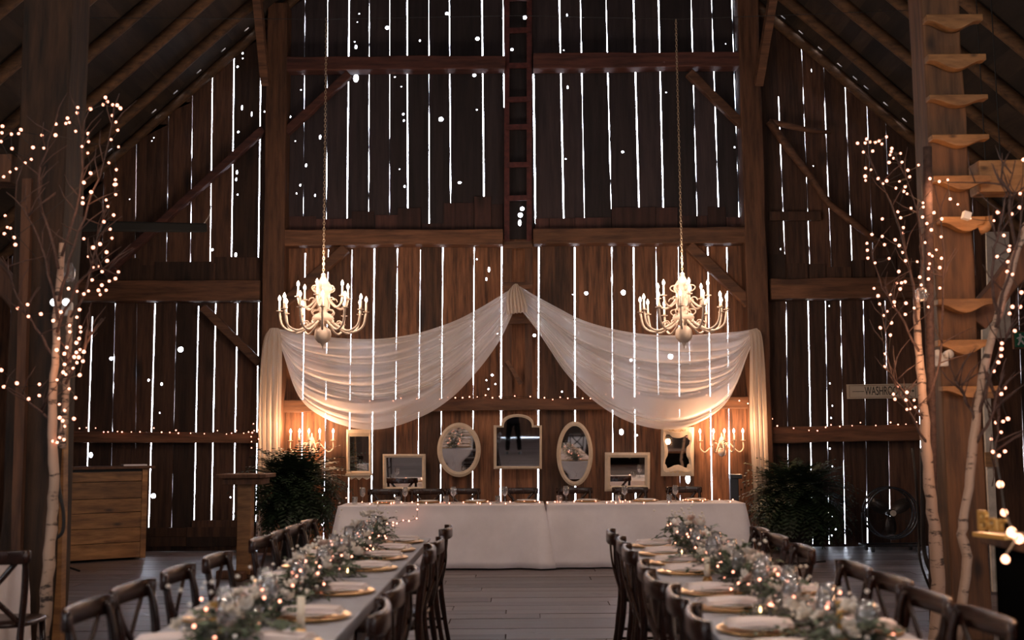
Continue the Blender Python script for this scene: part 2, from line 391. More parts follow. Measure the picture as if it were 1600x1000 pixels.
UP = [(476.5,0,474,300,2.2,340),(512,0,510,300,3,344),(545.5,0,542.5,300,4.6,341),(577,0,576,300,3,332),(609,0,608.5,300,1.6,337),(636,0,637,300,4.4,325),(670,0,670.6,300,3.3,350),(702,0,704,300,3.4,318),(753,0,756,300,4.2,308),(786,0,787.5,168,3.6,168),
 (833.5,115,836,300,5.2,344),(874,0,880,300,4.6,344),(907,0,912.5,300,3.4,340),(947,0,954.5,300,3.6,326),(990,0,998,300,4.8,325),(1029,0,1036,300,4.6,325),(1080,0,1088.5,300,3.6,338),(1112,0,1122,300,3.6,324),(1143.5,0,1153.5,300,2.8,339)]
LOW = [(441,385,436.7,800,2),(477,395,470,800,4),(513,390,506,800,3.2),(550,390,544,800,3.4),(585,388,580,800,4.8),(621,388,616,800,3.6),(657,390,652.5,800,2.2),(692,386,688,800,3.6),(741,386,738,800,3.0),(784,385,782,800,4.2),
 (842,386,840.7,800,4),(898,386,899,800,4.4),(956,386,958,800,3.6),(990,386,993.5,800,4.4),(1025,386,1029,618,3.2),(1060,386,1063,800,3.2),(1077,530,1080,620,1.6),(1106,386,1113,800,4.2),(1136,386,1140,742,3.6)]
LUP = [(163,230,159,412,1.4),(213.5,200,211,403,2.0),(264,160,260,410,1.6),(301,125,297,413,3.6),(332,95,328,412,4.0),(366,65,361.5,402,4.2),(408,60,403.5,404,4.2),(20,400,17,440,1.5)]
LLO = [(17,478,8,800,2.2),(107,560,102,800,2.2),(144,494,133,824,5),(180,474,172,824,3.4),(214,474,212,700,1.2),(242,474,232,824,4.6),(276,474,268,824,2.0),(310,478,303,813,4),(337,474,330,813,4.6),(371,474,364.5,813,4),(404,470,399.5,815,4)]
RUP = [(1216.6,150,1228,434,3.2),(1252,60,1265.5,412,2.4),(1286.5,100,1299,417,3.4),(1320.5,125,1331.5,407,3.2),(1354.6,160,1364.5,407,2.2),(1383.5,185,1387,272,1.8),(1433,235,1442.5,406,2.6),(1519,300,1524,430,2)]
RLO = [(1228.6,472,1233,850,2.8),(1263,470,1270,850,4),(1290,470,1296,850,2.6),(1313.5,470,1321,850,3.2),(1349,470,1356,850,3.2),(1383,470,1392,850,3.2),(1431,460,1444,850,4),(1590,430,1604,850,3),(1500,470,1508,850,2)]
zmid = at(800, 374, WY).z; zL = at(300, 455, WY).z; zR = at(1310, 452, WY).z
xpl = -3.55; xpr = 3.38
def cut_at(g):
    a, b, c, d, w_, e = g; t = (e - b) / (d - b); return (a, b, a + (c - a) * t, e, w_)
def up_extend(g):
    a, b, c, d, w_ = g; 
    if b > 1: return g
    s_ = (c - a) / (d - b); return (a - s_ * 330, -330, c, d, w_)
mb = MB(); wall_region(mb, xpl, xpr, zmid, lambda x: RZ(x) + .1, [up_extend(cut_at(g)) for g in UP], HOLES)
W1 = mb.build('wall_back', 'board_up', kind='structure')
mb = MB(); wall_region(mb, xpl, xpr, 0, lambda x: zmid, [(a, b, a + (c - a) * (852 - b) / (d - b) if d == 800 else c, 852 if d == 800 else d, w_) for a, b, c, d, w_ in LOW], HOLES)
for f_ in (0,):
    zs = at(800, 560, WY).z
W2 = mb.build('wall_back_lower', 'board_low', kind='structure')
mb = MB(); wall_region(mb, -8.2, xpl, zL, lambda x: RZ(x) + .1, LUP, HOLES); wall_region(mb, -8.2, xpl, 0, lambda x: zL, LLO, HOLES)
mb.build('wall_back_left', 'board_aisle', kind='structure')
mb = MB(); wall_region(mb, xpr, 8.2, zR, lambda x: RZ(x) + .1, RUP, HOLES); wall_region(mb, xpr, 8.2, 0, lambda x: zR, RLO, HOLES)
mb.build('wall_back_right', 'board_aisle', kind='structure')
# patch boards nailed over the board ends above the beams
def patch(rects, name, m):
    mb = MB()
    for (x0, y0, x1, y1) in rects:
        a = at(x0, y0, WY); b = at(x1, y1, WY); d = random.uniform(.02, .05)
        mb.box(((a.x + b.x) / 2, WY - d / 2 - .006, (a.z + b.z) / 2), (abs(b.x - a.x) - .006, .02, abs(a.z - b.z)), tone=random.random())
    return mb.build(name, m, kind='structure')
patch([(443,339,494,366),(494,343,552,366),(550,331,585,366),(587,337,623,366),(622,326,658,366),(659,350,694,366),(693,318,741,366),(741,308,768,366),(768,320,786,366),
       (836,342,858,363),(858,342,898,363),(898,341,955,363),(955,325,1024,363),(1024,325,1059,363),(1059,338,1088,363),(1088,338,1105,363),(1105,324,1134,363),(1134,340,1166,363)], 'trim_1', 'board_red')
patch([(118,412,160,440),(160,405,218,440),(218,415,243,440),(243,410,330,440),(330,412,337,440),(337,402,372,440),(372,403,408,440)], 'trim_2', 'board_aisle')
patch([(1200,398,1228,437),(1230,412,1262,437),(1263,413,1290,437),(1290,418,1330,437),(1330,407,1350,437),(1350,407,1368,437),(1368,400,1400,437),(1400,405,1446,437)], 'trim_3', 'board_aisle')
# horizontal boards at the foot of the left aisle wall
mb = MB()
for (x0, y0, x1, y1) in [(228,824,294,838),(294,823,405,838),(228,838,294,853),(294,838,405,853),(302,812,398,823),(100,823,228,838),(100,838,228,853)]:
    a = at(x0, y0, WY); b = at(x1, y1, WY); mb.box(((a.x + b.x) / 2, WY - .05, (a.z + b.z) / 2), (abs(b.x - a.x) - .01, .06, abs(a.z - b.z) - .008), tone=random.random())
mb.build('trim_4', 'board_aisle', kind='structure')

# floor, side walls with added fill panes, rear wall, roof
mb = MB(); mb.box((0, (WY + REAR) / 2, -.09), (16.4, WY - REAR + .1, .1), tone=.0); y = REAR
rf = random.Random(5)
while y < WY + .05:
    w_ = rf.uniform(.22, .30); x = -8.2 - rf.uniform(0, 2)
    while x < 8.2:
        L_ = rf.uniform(1.8, 4.2); x1 = min(x + L_, 8.2); xa = max(x, -8.2); g = rf.uniform(.006, .012); h = rf.uniform(-.003, 0)
        if x1 > xa + .02: mb.box(((xa + x1) / 2, y + w_ / 2, -.02 + h), (x1 - xa - g, w_ - g, .04), tone=rf.random())
        x += L_
    y += w_
mb.build('floor', 'floor', kind='structure')
for sgn, nm in ((-1, 'wall_left'), (1, 'wall_right')):
    mb = MB(); y = REAR
    while y < WY:
        w_ = random.uniform(.24, .34); mb.box((sgn * 8.2, y + w_ / 2, 1.85), (.03, w_ - .001, 3.7), tone=random.random()); y += w_
    mb.build(nm, 'board_aisle', kind='structure')
mb = MB(); x = -8.2
while x < 8.2:
    w_ = min(random.uniform(.24, .34), 8.2 - x + .001)
    xm = x + w_ / 2; z0 = 0
    mb.hexa([(x, REAR, z0), (x + w_, REAR, z0), (x + w_, REAR, RZ(x + w_)), (x, REAR, RZ(x)), (x, REAR - .03, z0), (x + w_, REAR - .03, z0), (x + w_, REAR - .03, RZ(x + w_)), (x, REAR - .03, RZ(x))], random.random()); x += w_
mb.build('wall_rear', 'board_aisle', kind='structure')
for k, sg in enumerate((-1, 1)):     # added glowing panes in the side walls, unseen, for cool fill light
    for yy in (-3.2, .8):
        mb = MB(); mb.box((sg * 8.165, yy, 1.9), (.02, 2.4, 1.9)); wn = mb.build('window_%d' % (k * 2 + (1 if yy < 0 else 2)), 'fillpane', kind='structure')
        mb = MB()
        for d_ in (-1.2, -.4, .4, 1.2): mb.box((sg * 8.14, yy + d_, 1.9), (.05, .07, 2.0))
        for z in (.95, 1.9, 2.85): mb.box((sg * 8.14, yy, z), (.05, 2.5, .07))
        mb.build('window_frame', 'beam', wn)
mb = MB(); ang = math.atan(.92); n_ = Vector((math.sin(ang), 0, math.cos(ang)))
SL = [374, 337, 298, 261, 227, 158]; SR = [1228, 1244, 1272, 1302, 1332, 1356, 1373, 1403, 1432]
YS0, YS1 = 15.30, 15.335
slots = {-1: sorted(abs((p - 815) * 15.32 / 1700) for p in SL), 1: sorted(abs((p - 815) * 15.32 / 1700) for p in SR)}
for sg in (-1, 1):
    def q(xa, xb, ya, yb, tone):
        z = .14; P = [(sg * xa, ya, RZ(xa) + z), (sg * xb, ya, RZ(xb) + z), (sg * xb, yb, RZ(xb) + z), (sg * xa, yb, RZ(xa) + z)]
        mb.hexa(P + [(a, b, c + .03) for a, b, c in P], tone)
    x = 0.0
    while x < 8.3:
        w_ = random.uniform(.13, .2); y = REAR
        while y < YS0:
            L_ = min(random.uniform(2, 4.2), YS0 - y)
            if YS0 - y - L_ < .3: L_ = YS0 - y
            q(x, x + w_, y, y + L_, random.random()); y += L_
        q(x, x + w_, YS1, WY + .05, random.random()); x += w_
    cur = 0
    for s_ in slots[sg]:
        q(cur, s_ - .032, YS0, YS1, .5); cur = s_ + .032
    q(cur, 8.35, YS0, YS1, .5)
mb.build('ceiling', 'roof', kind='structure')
# rafters
k = 0
for Yr in [15.45, 14.7, 13.75, 12.85, 11.9, 11.0, 10.1, 9.2, 8.3, 7.4, 6.5, 5.6, 4.7, 3.0, 1.2, -.6, -2.4, -4.2, -6]:
    for sg in (-1, 1):
        k += 1; mb = MB(); pts = []; rad = []
        for i in range(12):
            xx = .05 + 8.1 * i / 11; pts.append((sg * xx, Yr + random.uniform(-.02, .02), RZ(xx) + .055 + random.uniform(-.012, .012))); rad.append(.078 * random.uniform(.9, 1.1))
        mb.tube(pts, rad, 8, tone=random.random()); mb.build('trim_%d' % (4 + k), 'rafter', kind='structure', smooth=True)

# ------------------------------------------------------------------ timber frame
def pbar(name, p0, p1, Y, hp, dep, m, label, cat, segs=8, wob=.06, group=None, Y1=None):
    """a timber whose centre line runs from pixel p0 to p1 at distance Y; hp = thickness across in pixels"""
    a = at(p0[0], p0[1], Y); b = at(p1[0], p1[1], Y1 or Y); h = hp * Y / F
    mb = MB(); mb.bar(a, b, dep, h, up=(0, 0, 1) if abs((b - a).normalized().z) < .9 else (1, 0, 0), tone=random.random(), segs=segs, wob=wob)
    o = mb.build(name, m); return tag(bev(fixn(o), .012), label, cat, group)
def post(x, y, w_, d_, top, label, m='post', tone=.5):
    mb = MB(); mb.bar((x, y, 0), (x, y, top), w_, d_, up=(0, 1, 0), tone=tone, segs=14, wob=.05); return tag(bev(fixn(mb.build('timber_post', m)), .015), label, 'post')
pl = at(427, 600, 15.4); pr = at(1185, 600, 15.4)
post(pl.x, 15.42, .30, .32, RZ(pl.x) + .1, 'brown hewn timber post in the back wall, left of the head table')
post(pr.x, 15.42, .30, .32, RZ(pr.x) + .1, 'brown hewn timber post in the back wall, right of the head table')
PLX = at(70, 500, 8.2).x; PRX = at(1492, 500, 8.4).x
post(PLX, 8.2, .37, .36, RZ(PLX) + .1, 'thick dark timber post at far left, behind the birch trunk', m='post_dark')
post(PRX, 8.5, .30, .30, RZ(PRX) + .1, 'thick timber post at right carrying the wooden ladder steps', m='post_warm')
for sg, wd_ in ((-1, 'left'), (1, 'right')):
    for yy, nn in ((1.0, 'beside'), (-5.5, 'far behind')):
        post(sg * 3.5, yy, .32, .32, RZ(3.5) + .1, 'timber post %s the photographer on the %s side' % (nn, wd_))
BM = 'beam'
pbar('wall_beam', (443,103), (790,101), 15.42, 22, .24, 'beam_red', 'top red-brown beam across the back wall, left of the wall ladder', 'beam')
pbar('wall_beam', (833,99), (1168,96), 15.42, 25, .24, 'beam_red', 'top red-brown beam across the back wall, right of the wall ladder', 'beam')
pbar('wall_beam', (437,373.5), (786,372), 15.42, 25, .26, BM, 'middle hewn beam across the back wall, left of the wall ladder', 'beam')
pbar('wall_beam', (833,371.5), (1173,369), 15.42, 25, .26, BM, 'middle hewn beam across the back wall, right of the wall ladder', 'beam')
pbar('wall_rail', (437,635), (1169,629), 15.48, 19, .14, BM, 'low beam with fairy lights above the row of mirrors', 'beam', segs=16)
pbar('aisle_beam', (60,456), (409,455), 15.42, 33, .24, BM, 'thick beam across the left aisle wall above the plank bar', 'beam')
pbar('aisle_beam', (1202,453), (1455,450), 15.42, 32, .24, BM, 'thick beam across the right aisle wall above the washrooms sign', 'beam')
pbar('aisle_rail', (60,683), (404,684), 15.48, 17, .14, BM, 'low rail with fairy lights on the left aisle wall', 'beam')
pbar('aisle_rail', (1204,680), (1450,675), 15.48, 25, .14, BM, 'low rail with fairy lights on the right aisle wall', 'beam')
pbar('wall_brace', (447,207), (546,116), 15.4, 13, .12, 'beam_red', 'diagonal brace under the top beam at the left post', 'brace')
pbar('wall_brace', (1076,114), (1168,204), 15.4, 14, .12, BM, 'diagonal brace under the top beam at the right post', 'brace')
pbar('wall_brace', (440,478), (541,388), 15.4, 16, .12, BM, 'diagonal brace behind the left chandelier', 'brace')
pbar('wall_brace', (1076,384), (1174,477), 15.4, 17, .12, BM, 'diagonal brace behind the right chandelier', 'brace')
pbar('wall_brace', (412,202), (165,428), 15.4, 12, .12, 'beam_red', 'long diagonal brace on the upper left aisle wall', 'brace', segs=12)
pbar('wall_brace', (317,480), (406,568), 15.4, 13, .12, BM, 'short diagonal brace under the left aisle beam', 'brace')
mb = MB(); mb.tube([at(1202,190,15.4), at(1232,232,15.38), at(1266,275,15.38), at(1295,318,15.38), at(1330,345,15.36), at(1378,384,15.36)], [.06,.062,.055,.052,.058,.05], 8)
tag(mb.build('curved_brace', 'beam', smooth=True), 'crooked pole brace curving down the upper right aisle wall', 'brace')
mb = MB(); mb.tube([at(1202,190,15.4), at(1230,196,15.4), at(1262,203,15.4), at(1298,207,15.4)], [.045,.05,.04,.03], 8)
tag(mb.build('stub_pole', 'beam', smooth=True), 'short level pole sticking out of the right post near the roof', 'pole')
mb = MB(); mb.bar(at(1202,338,15.5), at(1282,338,15.5), .05, .13); tag(mb.build('wall_batten', 'board_aisle'), 'short horizontal batten on the upper right aisle wall', 'batten')
for sg, nm, a, b in ((-1, 'left', at(415,132,15.15), at(401,-12,14.3)), (1, 'right', at(1185,132,15.15), at(1209,-12,14.3))):
    mb = MB(); mb.bar(a, b, .13, .11, segs=6, wob=.05, up=(1, 0, 0)); tag(mb.build('roof_brace', 'beam'), 'slanting brace from the %s post up to the roof' % nm, 'brace')
# near aisle tie beams and braces
pbar('tie_beam', (1522,280), (2440,262), 8.5, 52, .22, 'pine', 'bright squared tie beam running right from the ladder post', 'beam')
pbar('tie_beam', (28,268), (-880,262), 8.2, 44, .22, 'post', 'squared tie beam running left from the dark left post', 'beam')
pbar('knee_brace', (1520,505), (1686,293), 8.5, 34, .16, 'post', 'knee brace rising right from the ladder post', 'brace')
pbar('knee_brace', (40,480), (-112,300), 8.2, 30, .16, 'post', 'knee brace rising left from the dark left post', 'brace')

# ladder up the middle of the wall
t = thing('wall_ladder', 'dark red wooden ladder up the middle of the back wall', 'ladder')
for x in (792, 827):
    mb = MB(); mb.bar(at(x, 378, 15.46), at(x + (0 if x < 800 else 0), -60, 15.46), .075, .055, up=(0, 1, 0)); mb.build('side_rail', 'ladder_red', t)
for y in (-2, 48, 103, 156, 199, 258, 310):
    mb = MB(); mb.bar(at(791, y, 15.42), at(829, y - 1, 15.42), .03, .075); mb.build('rung', 'ladder_red', t)
t = thing('wall_frame', 'brown wooden ladder frame behind the peak of the drape', 'frame')
for x in (793.5, 826):
    mb = MB(); mb.bar(at(x, 622, 15.46), at(x, 378, 15.46), .11, .06, up=(0, 1, 0), segs=8, wob=.05); mb.build('side_rail', 'post', t)
for y in (383, 447, 501):
    mb = MB(); mb.bar(at(787, y, 15.4), at(832, y - 1, 15.4), .04, .10); mb.build('rung', 'beam', t)
mb = MB(); mb.bar(at(792, 564, 15.38), at(814, 600, 15.38), .03, .055); mb.build('loose_slat', 'beam', t)

# steps up the right post
t0 = None
for i, (xa, xb, ya, yb) in enumerate([(1445,1533,25,48),(1448,1538,87,110),(1450,1541,150,167),(1454,1543,212,230),(1456,1547,276,298),(1467,1548,340,363),(1463,1548,468,490),(1463,1547,532,555),(1470,1560,604,622)]):
    Y = 8.28; a = at(xa, ya, Y); b = at(xb, ya - 1, Y); c = at((xa + xb) / 2, yb, Y)
    wdt = b.x - a.x; hh = a.z - c.z; pts = []
    if i == 5: wdt += .0
    top = [(a.x, a.z), (b.x, b.z)]
    low = []
    for j in range(13):
        f_ = j / 12; dz = .42 + .58 * math.sin(PI * min(1, max(0, (f_ - .08) / .84))) ** 1.6
        low.append((b.x - wdt * f_, b.z - hh * dz))
    mb = MB(); mb.prism(top + low, Y - .035, Y + .06, tone=random.random())
    o = bev(fixn(mb.build('ladder_step', 'pine')), .006)
    tag(o, 'scalloped pine ladder step, right post, %s' % ['topmost of nine','second from the top','third from the top','fourth from the top, just above the tie beam','fifth from the top, fixed over the tie beam','sixth from the top, forked at its end','seventh from the top','eighth from the top','lowest, below the washrooms sign'][i], 'step', 'pine steps on the right post')
    if i == 5:
        mb = MB(); mb.tube([at(1530,360,8.24), at(1541,356,8.22), at(1547,346,8.22), at(1545,338,8.22)], [.04,.035,.03,.025], 8); mb.build('fork', 'pine', o, smooth=True)

# ------------------------------------------------------------------ cross-back chair
def make_chair():
    t = thing('crossback_chair', 'x', 'chair')
    mb = MB(); n = 28; prof = [(.0, .445), (.93, .445), (1.0, .452), (1.0, .466), (.95, .474), (0.001, .470)]
    vs = []
    for (f_, z) in prof:
        for k in range(n):
            a = 2 * PI * k / n; c, s_ = math.cos(a), math.sin(a); e = .62
            vs.append((math.copysign(abs(c) ** e, c) * .215 * f_ * (1 + .08 * s_), math.copysign(abs(s_) ** e, s_) * .205 * f_, z))
    fs = [(i * n + k, i * n + (k + 1) % n, (i + 1) * n + (k + 1) % n, (i + 1) * n + k) for i in range(len(prof) - 1) for k in range(n)]
    mb.add(vs, fs); fixn(mb.build('seat', 'chair', t, smooth=True))
    for s_ in (-1, 1):
        mb = MB(); mb.tube([(s_ * .165, .165, .45), (s_ * .175, .178, .25), (s_ * .19, .19, 0)], [.021, .018, .014], 10); mb.build('leg', 'chair', t, smooth=True)
        mb = MB(); mb.tube(catmull([(s_ * .185, -.265, 0), (s_ * .182, -.225, .22), (s_ * .182, -.195, .45), (s_ * .198, -.205, .65), (s_ * .206, -.228, .80), (s_ * .198, -.250, .875)], 16), [.016] * 4 + [.020] * 8 + [.018] * 4, 10)
        mb.build('leg', 'chair', t, smooth=True)
    # bent top rail
    mb = MB(); n = 18; rings = []
    for i in range(n + 1):
        a = -1 + 2 * i / n; x = .225 * math.sin(a * PI / 2 * .98); y = -.222 - .062 * math.cos(a * PI / 2) ** .7 if abs(a) < 1 else -.222
        rings.append((x, y, a))
    vs = []
    for (x, y, a) in rings:
        zc = .858; hh = .040 - .004 * abs(a) ** 6; nx = math.sin(a * PI / 2 * .9); ny = -math.cos(a * PI / 2 * .9)
        for (o_, z) in ((.012, hh * .8), (.007, hh), (-.007, hh), (-.012, hh * .8), (-.012, -hh * .8), (-.007, -hh), (.007, -hh), (.012, -hh * .8)):
            vs.append((x + nx * o_, y + ny * o_, zc + z))
    fs = [(i * 8 + k, i * 8 + (k + 1) % 8, (i + 1) * 8 + (k + 1) % 8, (i + 1) * 8 + k) for i in range(n) for k in range(8)] + [tuple(range(8))[::-1], tuple(n * 8 + k for k in range(8))]
    mb.add(vs, fs); fixn(mb.build('top_rail', 'chair', t, smooth=True))
    for s_ in (-1, 1):
        o_ = .007 * s_
        mb = MB(); mb.tube(catmull([(-s_ * .178, -.195 + o_, .475), (-s_ * .06, -.232 + o_, .60), (s_ * .06, -.252 + o_, .71), (s_ * .165, -.255 + o_, .835)], 12), .017, 8, flat=.45, up=(0, 1, 0)); mb.build('cross_slat', 'chair', t, smooth=True)
    mb = MB(); mb.tube([(-.168, .168, .30), (.168, .168, .30)], .010, 8); mb.build('stretcher', 'chair', t, smooth=True)
    for s_ in (-1, 1):
        mb = MB(); mb.tube([(s_ * .178, .178, .22), (s_ * .182, -.222, .22)], .010, 8); mb.build('stretcher', 'chair', t, smooth=True)
    return t
chair0 = make_chair(); first = [True]
def chair(x, y, rz, label, group):
    if first[0]:
        first[0] = False; chair0.location = (x, y, 0); chair0.rotation_euler = (0, 0, rz); chair0['label'] = label; chair0['group'] = group; return chair0
    return dup(chair0, (x, y, 0), rz, label, group)
SEQ = ['nearest the camera', 'second from the camera', 'third from the camera', 'fourth from the camera', 'fifth from the camera', 'sixth from the camera', 'seventh from the camera', 'eighth from the camera']
LL = [4.28, 4.80, 5.42, 6.05, 7.10, 7.60, 8.08, 8.62]
LR = [4.12, 4.72, 5.28, 6.42, 6.92, 7.95]
RL = [3.95, 4.48, 4.98, 5.50, 6.32, 6.84, 7.46]
RR = [3.88, 4.40, 4.90, 5.38, 6.30, 7.02, 7.55]
# the origin is the seat centre; the back leans .24 behind it
for i, y in enumerate(LL): chair(-1.44 + random.uniform(-.02, .02), y, -PI / 2 + random.uniform(-.10, .02), 'dark chair, left side of left dining table, %s' % SEQ[i], 'chairs along the left dining table')
for i, y in enumerate(LR): chair(-.80 + (.0 if i != 4 else .03) + random.uniform(-.02, .02), y, PI / 2 + random.uniform(-.04, .1), 'dark chair, aisle side of left dining table, %s' % SEQ[i], 'chairs along the left dining table')
for i, y in enumerate(RL): chair(.86 + random.uniform(-.02, .02), y, -PI / 2 + random.uniform(-.1, .04), 'dark chair, aisle side of right dining table, %s' % SEQ[i], 'chairs along the right dining table')
for i, y in enumerate(RR): chair(1.36 + random.uniform(-.02, .02), y, PI / 2 + random.uniform(-.02, .1), 'dark chair, right side of right dining table, %s' % SEQ[i], 'chairs along the right dining table')
hx = [602, 668, 722, 814, 897, 985, 1070]
for i, px in enumerate(hx): chair(at(px, 766, 14.3).x, 14.17, PI + random.uniform(-.05, .05), 'brown cross-back chair behind the head table, %s of seven' % ORDL[i], 'chairs behind the head table')
chair(-3.10, 6.62, 0.05, 'dark cross-back chair at the bottom left corner, in front of a white cloth', 'chairs of the far left table')
chair(-3.75, 6.60, -.05, 'dark cross-back chair of the far left table, just outside the left edge', 'chairs of the far left table')

# ------------------------------------------------------------------ tablecloths
def cloth(x0, x1, y0, y1, h, label, flare=.05, name='tablecloth', hem=.02, seed=1, wav=.018, corner=.10, push=0, m='cloth'):
    rnd = random.Random(seed); mb = MB()
    # perimeter points
    P = []; step = .05; r_ = .03
    def side(a, b):
        L = (Vector(b) - Vector(a)).length; n = max(2, int(L / step)); 
        return [Vector(a).lerp(Vector(b), i / n) for i in range(n)]
    c = [(x0, y0), (x1, y0), (x1, y1), (x0, y1)]
    for i in range(4): P += side(c[i], c[(i + 1) % 4])
    cx, cy = (x0 + x1) / 2, (y0 + y1) / 2; n = len(P)
    rows = [(0, h, 0), (.0, h - .004, .004), (.01, h - .014, .008)] + [(.03 + .97 * k / 9, None, 0) for k in range(1, 10)]
    ph = [rnd.uniform(0, 6) for _ in range(4)]; fr = [rnd.uniform(8, 12), rnd.uniform(15, 19), rnd.uniform(3, 5)]
    vs = []; acc = 0; arcs = []
    for i, p in enumerate(P):
        if i: acc += (P[i] - P[i - 1]).length
        arcs.append(acc)
    for ri, (t, z, o_) in enumerate(rows):
        for i, p in enumerate(P):
            nx = (-1 if abs(p.x - x0) < 1e-5 else 1 if abs(p.x - x1) < 1e-5 else 0); ny = (-1 if abs(p.y - y0) < 1e-5 else 1 if abs(p.y - y1) < 1e-5 else 0)
            cd = min((Vector(q) - p).length for q in c); ck = math.exp(-(cd / .12) ** 2)
            nn = Vector((nx, ny)).normalized() if (nx or ny) else Vector((0, 0))
            s_ = arcs[i]
            wave = wav * (math.sin(s_ * fr[0] + ph[0]) + .6 * math.sin(s_ * fr[1] + ph[1]) + .8 * math.sin(s_ * fr[2] + ph[2]))
            out = t * (flare + wave * t) + ck * corner * t - o_ + (.003 if 5 <= ri <= 5 else 0)
            if ri == 0: q = p - nn * .012
            else: q = p + nn * out
            if push and ri:
                pt = min(1, t / .42); pt = pt * pt * (3 - 2 * pt); q.x += (-push if p.x > cx else push) * pt * min(1, abs(p.x - cx) / .2)
            zz = z if z is not None else h - .014 - (h - .014 - hem) * t
            vs.append((q.x, q.y, zz))
    fs = [(ri * n + i, ri * n + (i + 1) % n, (ri + 1) * n + (i + 1) % n, (ri + 1) * n + i) for ri in range(len(rows) - 1) for i in range(n)]
    fs.append(tuple(range(n)))
    mb.add(vs, fs); o = fixn(mb.build(name, m, smooth=True))
    for p in o.data.polygons:
        if len(p.vertices) > 4: p.use_smooth = False
    s_ = o.modifiers.new('thickness', 'SOLIDIFY'); s_.thickness = .003; s_.offset = -1
    return tag(o, label, 'tablecloth')
TH = .752
hL = at(527, 787, 13.12).x; hM = at(853, 787, 13.12).x; hR = at(1166, 787, 13.12).x
cloth(hL, hM - .012, 13.12, 13.86, TH, 'white floor-length cloth on the left half of the head table', .06, seed=3)
cloth(hM + .012, hR, 13.14, 13.86, TH, 'white floor-length cloth on the right half of the head table', .06, seed=5)
LY0, LY1, RY0, RY1 = 3.55, 8.72, 3.2, 8.18; LX, RX = -1.10, 1.12
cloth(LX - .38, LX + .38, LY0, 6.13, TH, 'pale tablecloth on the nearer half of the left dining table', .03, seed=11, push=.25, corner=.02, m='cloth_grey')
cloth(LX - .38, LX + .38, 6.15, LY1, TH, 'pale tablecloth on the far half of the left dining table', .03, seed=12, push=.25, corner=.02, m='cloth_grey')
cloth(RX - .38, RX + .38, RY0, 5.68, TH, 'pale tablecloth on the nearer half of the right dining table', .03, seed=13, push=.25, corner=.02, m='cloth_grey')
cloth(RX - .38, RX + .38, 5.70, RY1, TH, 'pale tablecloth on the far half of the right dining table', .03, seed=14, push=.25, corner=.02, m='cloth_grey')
cloth(-5.6, -3.36, 6.95, 7.5, TH, 'white tablecloth at the lower left corner behind a chair', .02, seed=15, corner=.04)
cloth(1.5, 3.0, -4.2, -3.4, TH, 'white tablecloth on the table behind the photographer', .05, seed=17)
for i in range(3): chair(1.7 + .5 * i, -3.15, PI, 'cross-back chair at the table behind the photographer, number %s along it' % ['one', 'two', 'three'][i], 'chairs behind the photographer')

# ------------------------------------------------------------------ place settings
def mk_charger():
    mb = MB(); mb.lathe([(.001, .004), (.10, .004), (.112, .008), (.150, .012), (.160, .015), (.163, .013), (.158, .008), (.11, .0), (.001, .0)], 32); return fixn(mb.build('charger_plate', 'gold', smooth=True))
def mk_plate():
    mb = MB(); mb.lathe([(.001, .005), (.075, .005), (.088, .010), (.128, .018), (.130, .016), (.09, .004), (.07, .0), (.001, .0)], 32); return fixn(mb.build('dinner_plate', 'china', smooth=True))
def mk_napkin():
    mb = MB()
    for k, (w_, d_, z) in enumerate([(.15, .25, .0), (.145, .245, .008), (.135, .24, .016)]):
        nx, ny = 6, 8; vs = []
        for i in range(nx + 1):
            for j in range(ny + 1):
                x = (i / nx - .5) * w_; y = (j / ny - .5) * d_; vs.append((x, y + k * .004, z + .004 * math.sin(x * 40 + k) + .006 * math.cos(y * 14) + .002))
        b = len(vs); vs += [(x, y, z_ + .006) for x, y, z_ in vs[:b]]
        fs = []
        for i in range(nx):
            for j in range(ny):
                a = i * (ny + 1) + j; q = (a, a + 1, a + ny + 2, a + ny + 1); fs.append(q[::-1]); fs.append(tuple(b + c for c in q))
        ed = [i * (ny + 1) for i in range(nx + 1)] + [nx * (ny + 1) + j for j in range(1, ny + 1)] + [i * (ny + 1) + ny for i in range(nx - 1, -1, -1)] + [j for j in range(ny - 1, 0, -1)]
        for q in range(len(ed)): a = ed[q]; c = ed[(q + 1) % len(ed)]; fs.append((a, c, c + b, a + b))
        mb.add(vs, fs)
    return fixn(mb.build('folded_napkin', 'napkin', smooth=True))
def mk_wine():
    t = thing('wine_glass', 'x', 'glass')
    mb = MB(); mb.lathe([(.006, .085), (.018, .092), (.032, .110), (.038, .135), (.037, .160), (.030, .200), (.029, .200), (.035, .160), (.036, .136), (.030, .112), (.016, .096), (.001, .091)], 20); fixn(mb.build('bowl', 'glass', t, smooth=True))
    mb = MB(); mb.lathe([(.034, 0), (.034, .002), (.010, .006), (.0045, .016), (.004, .07), (.007, .087)], 16); mb.build('stem', 'glass', t, smooth=True); return t
def mk_tumbler():
    mb = MB(); mb.lathe([(.001, 0), (.030, 0), (.033, .01), (.036, .09), (.0345, .09), (.031, .012), (.001, .010)], 20); return fixn(mb.build('water_tumbler', 'glass', smooth=True))
def mk_fork():
    mb = MB(); mb.bar((0, -.10, .003), (0, .04, .003), .010, .003, segs=3); mb.box((0, .05, .003), (.022, .02, .003))
    for k in range(4): mb.box((-.0085 + .0057 * k, .08, .003), (.003, .045, .002))
    return mb.build('fork', 'silver')
def mk_knife():
    mb = MB(); mb.bar((0, -.11, .004), (0, .0, .004), .012, .006); mb.prism([(-.008, 0), (.008, 0), (.008, .003), (-.008, .003)], 0, .10); return mb.build('knife', 'silver')
P0 = {}
def place(kind, maker, cat, loc, rz, label, group):
    if kind not in P0:
        o = maker(); P0[kind] = o; o.location = loc; o.rotation_euler = (0, 0, rz); tag(o, label, cat, group); return o
    return dup(P0[kind], loc, rz, label, group)
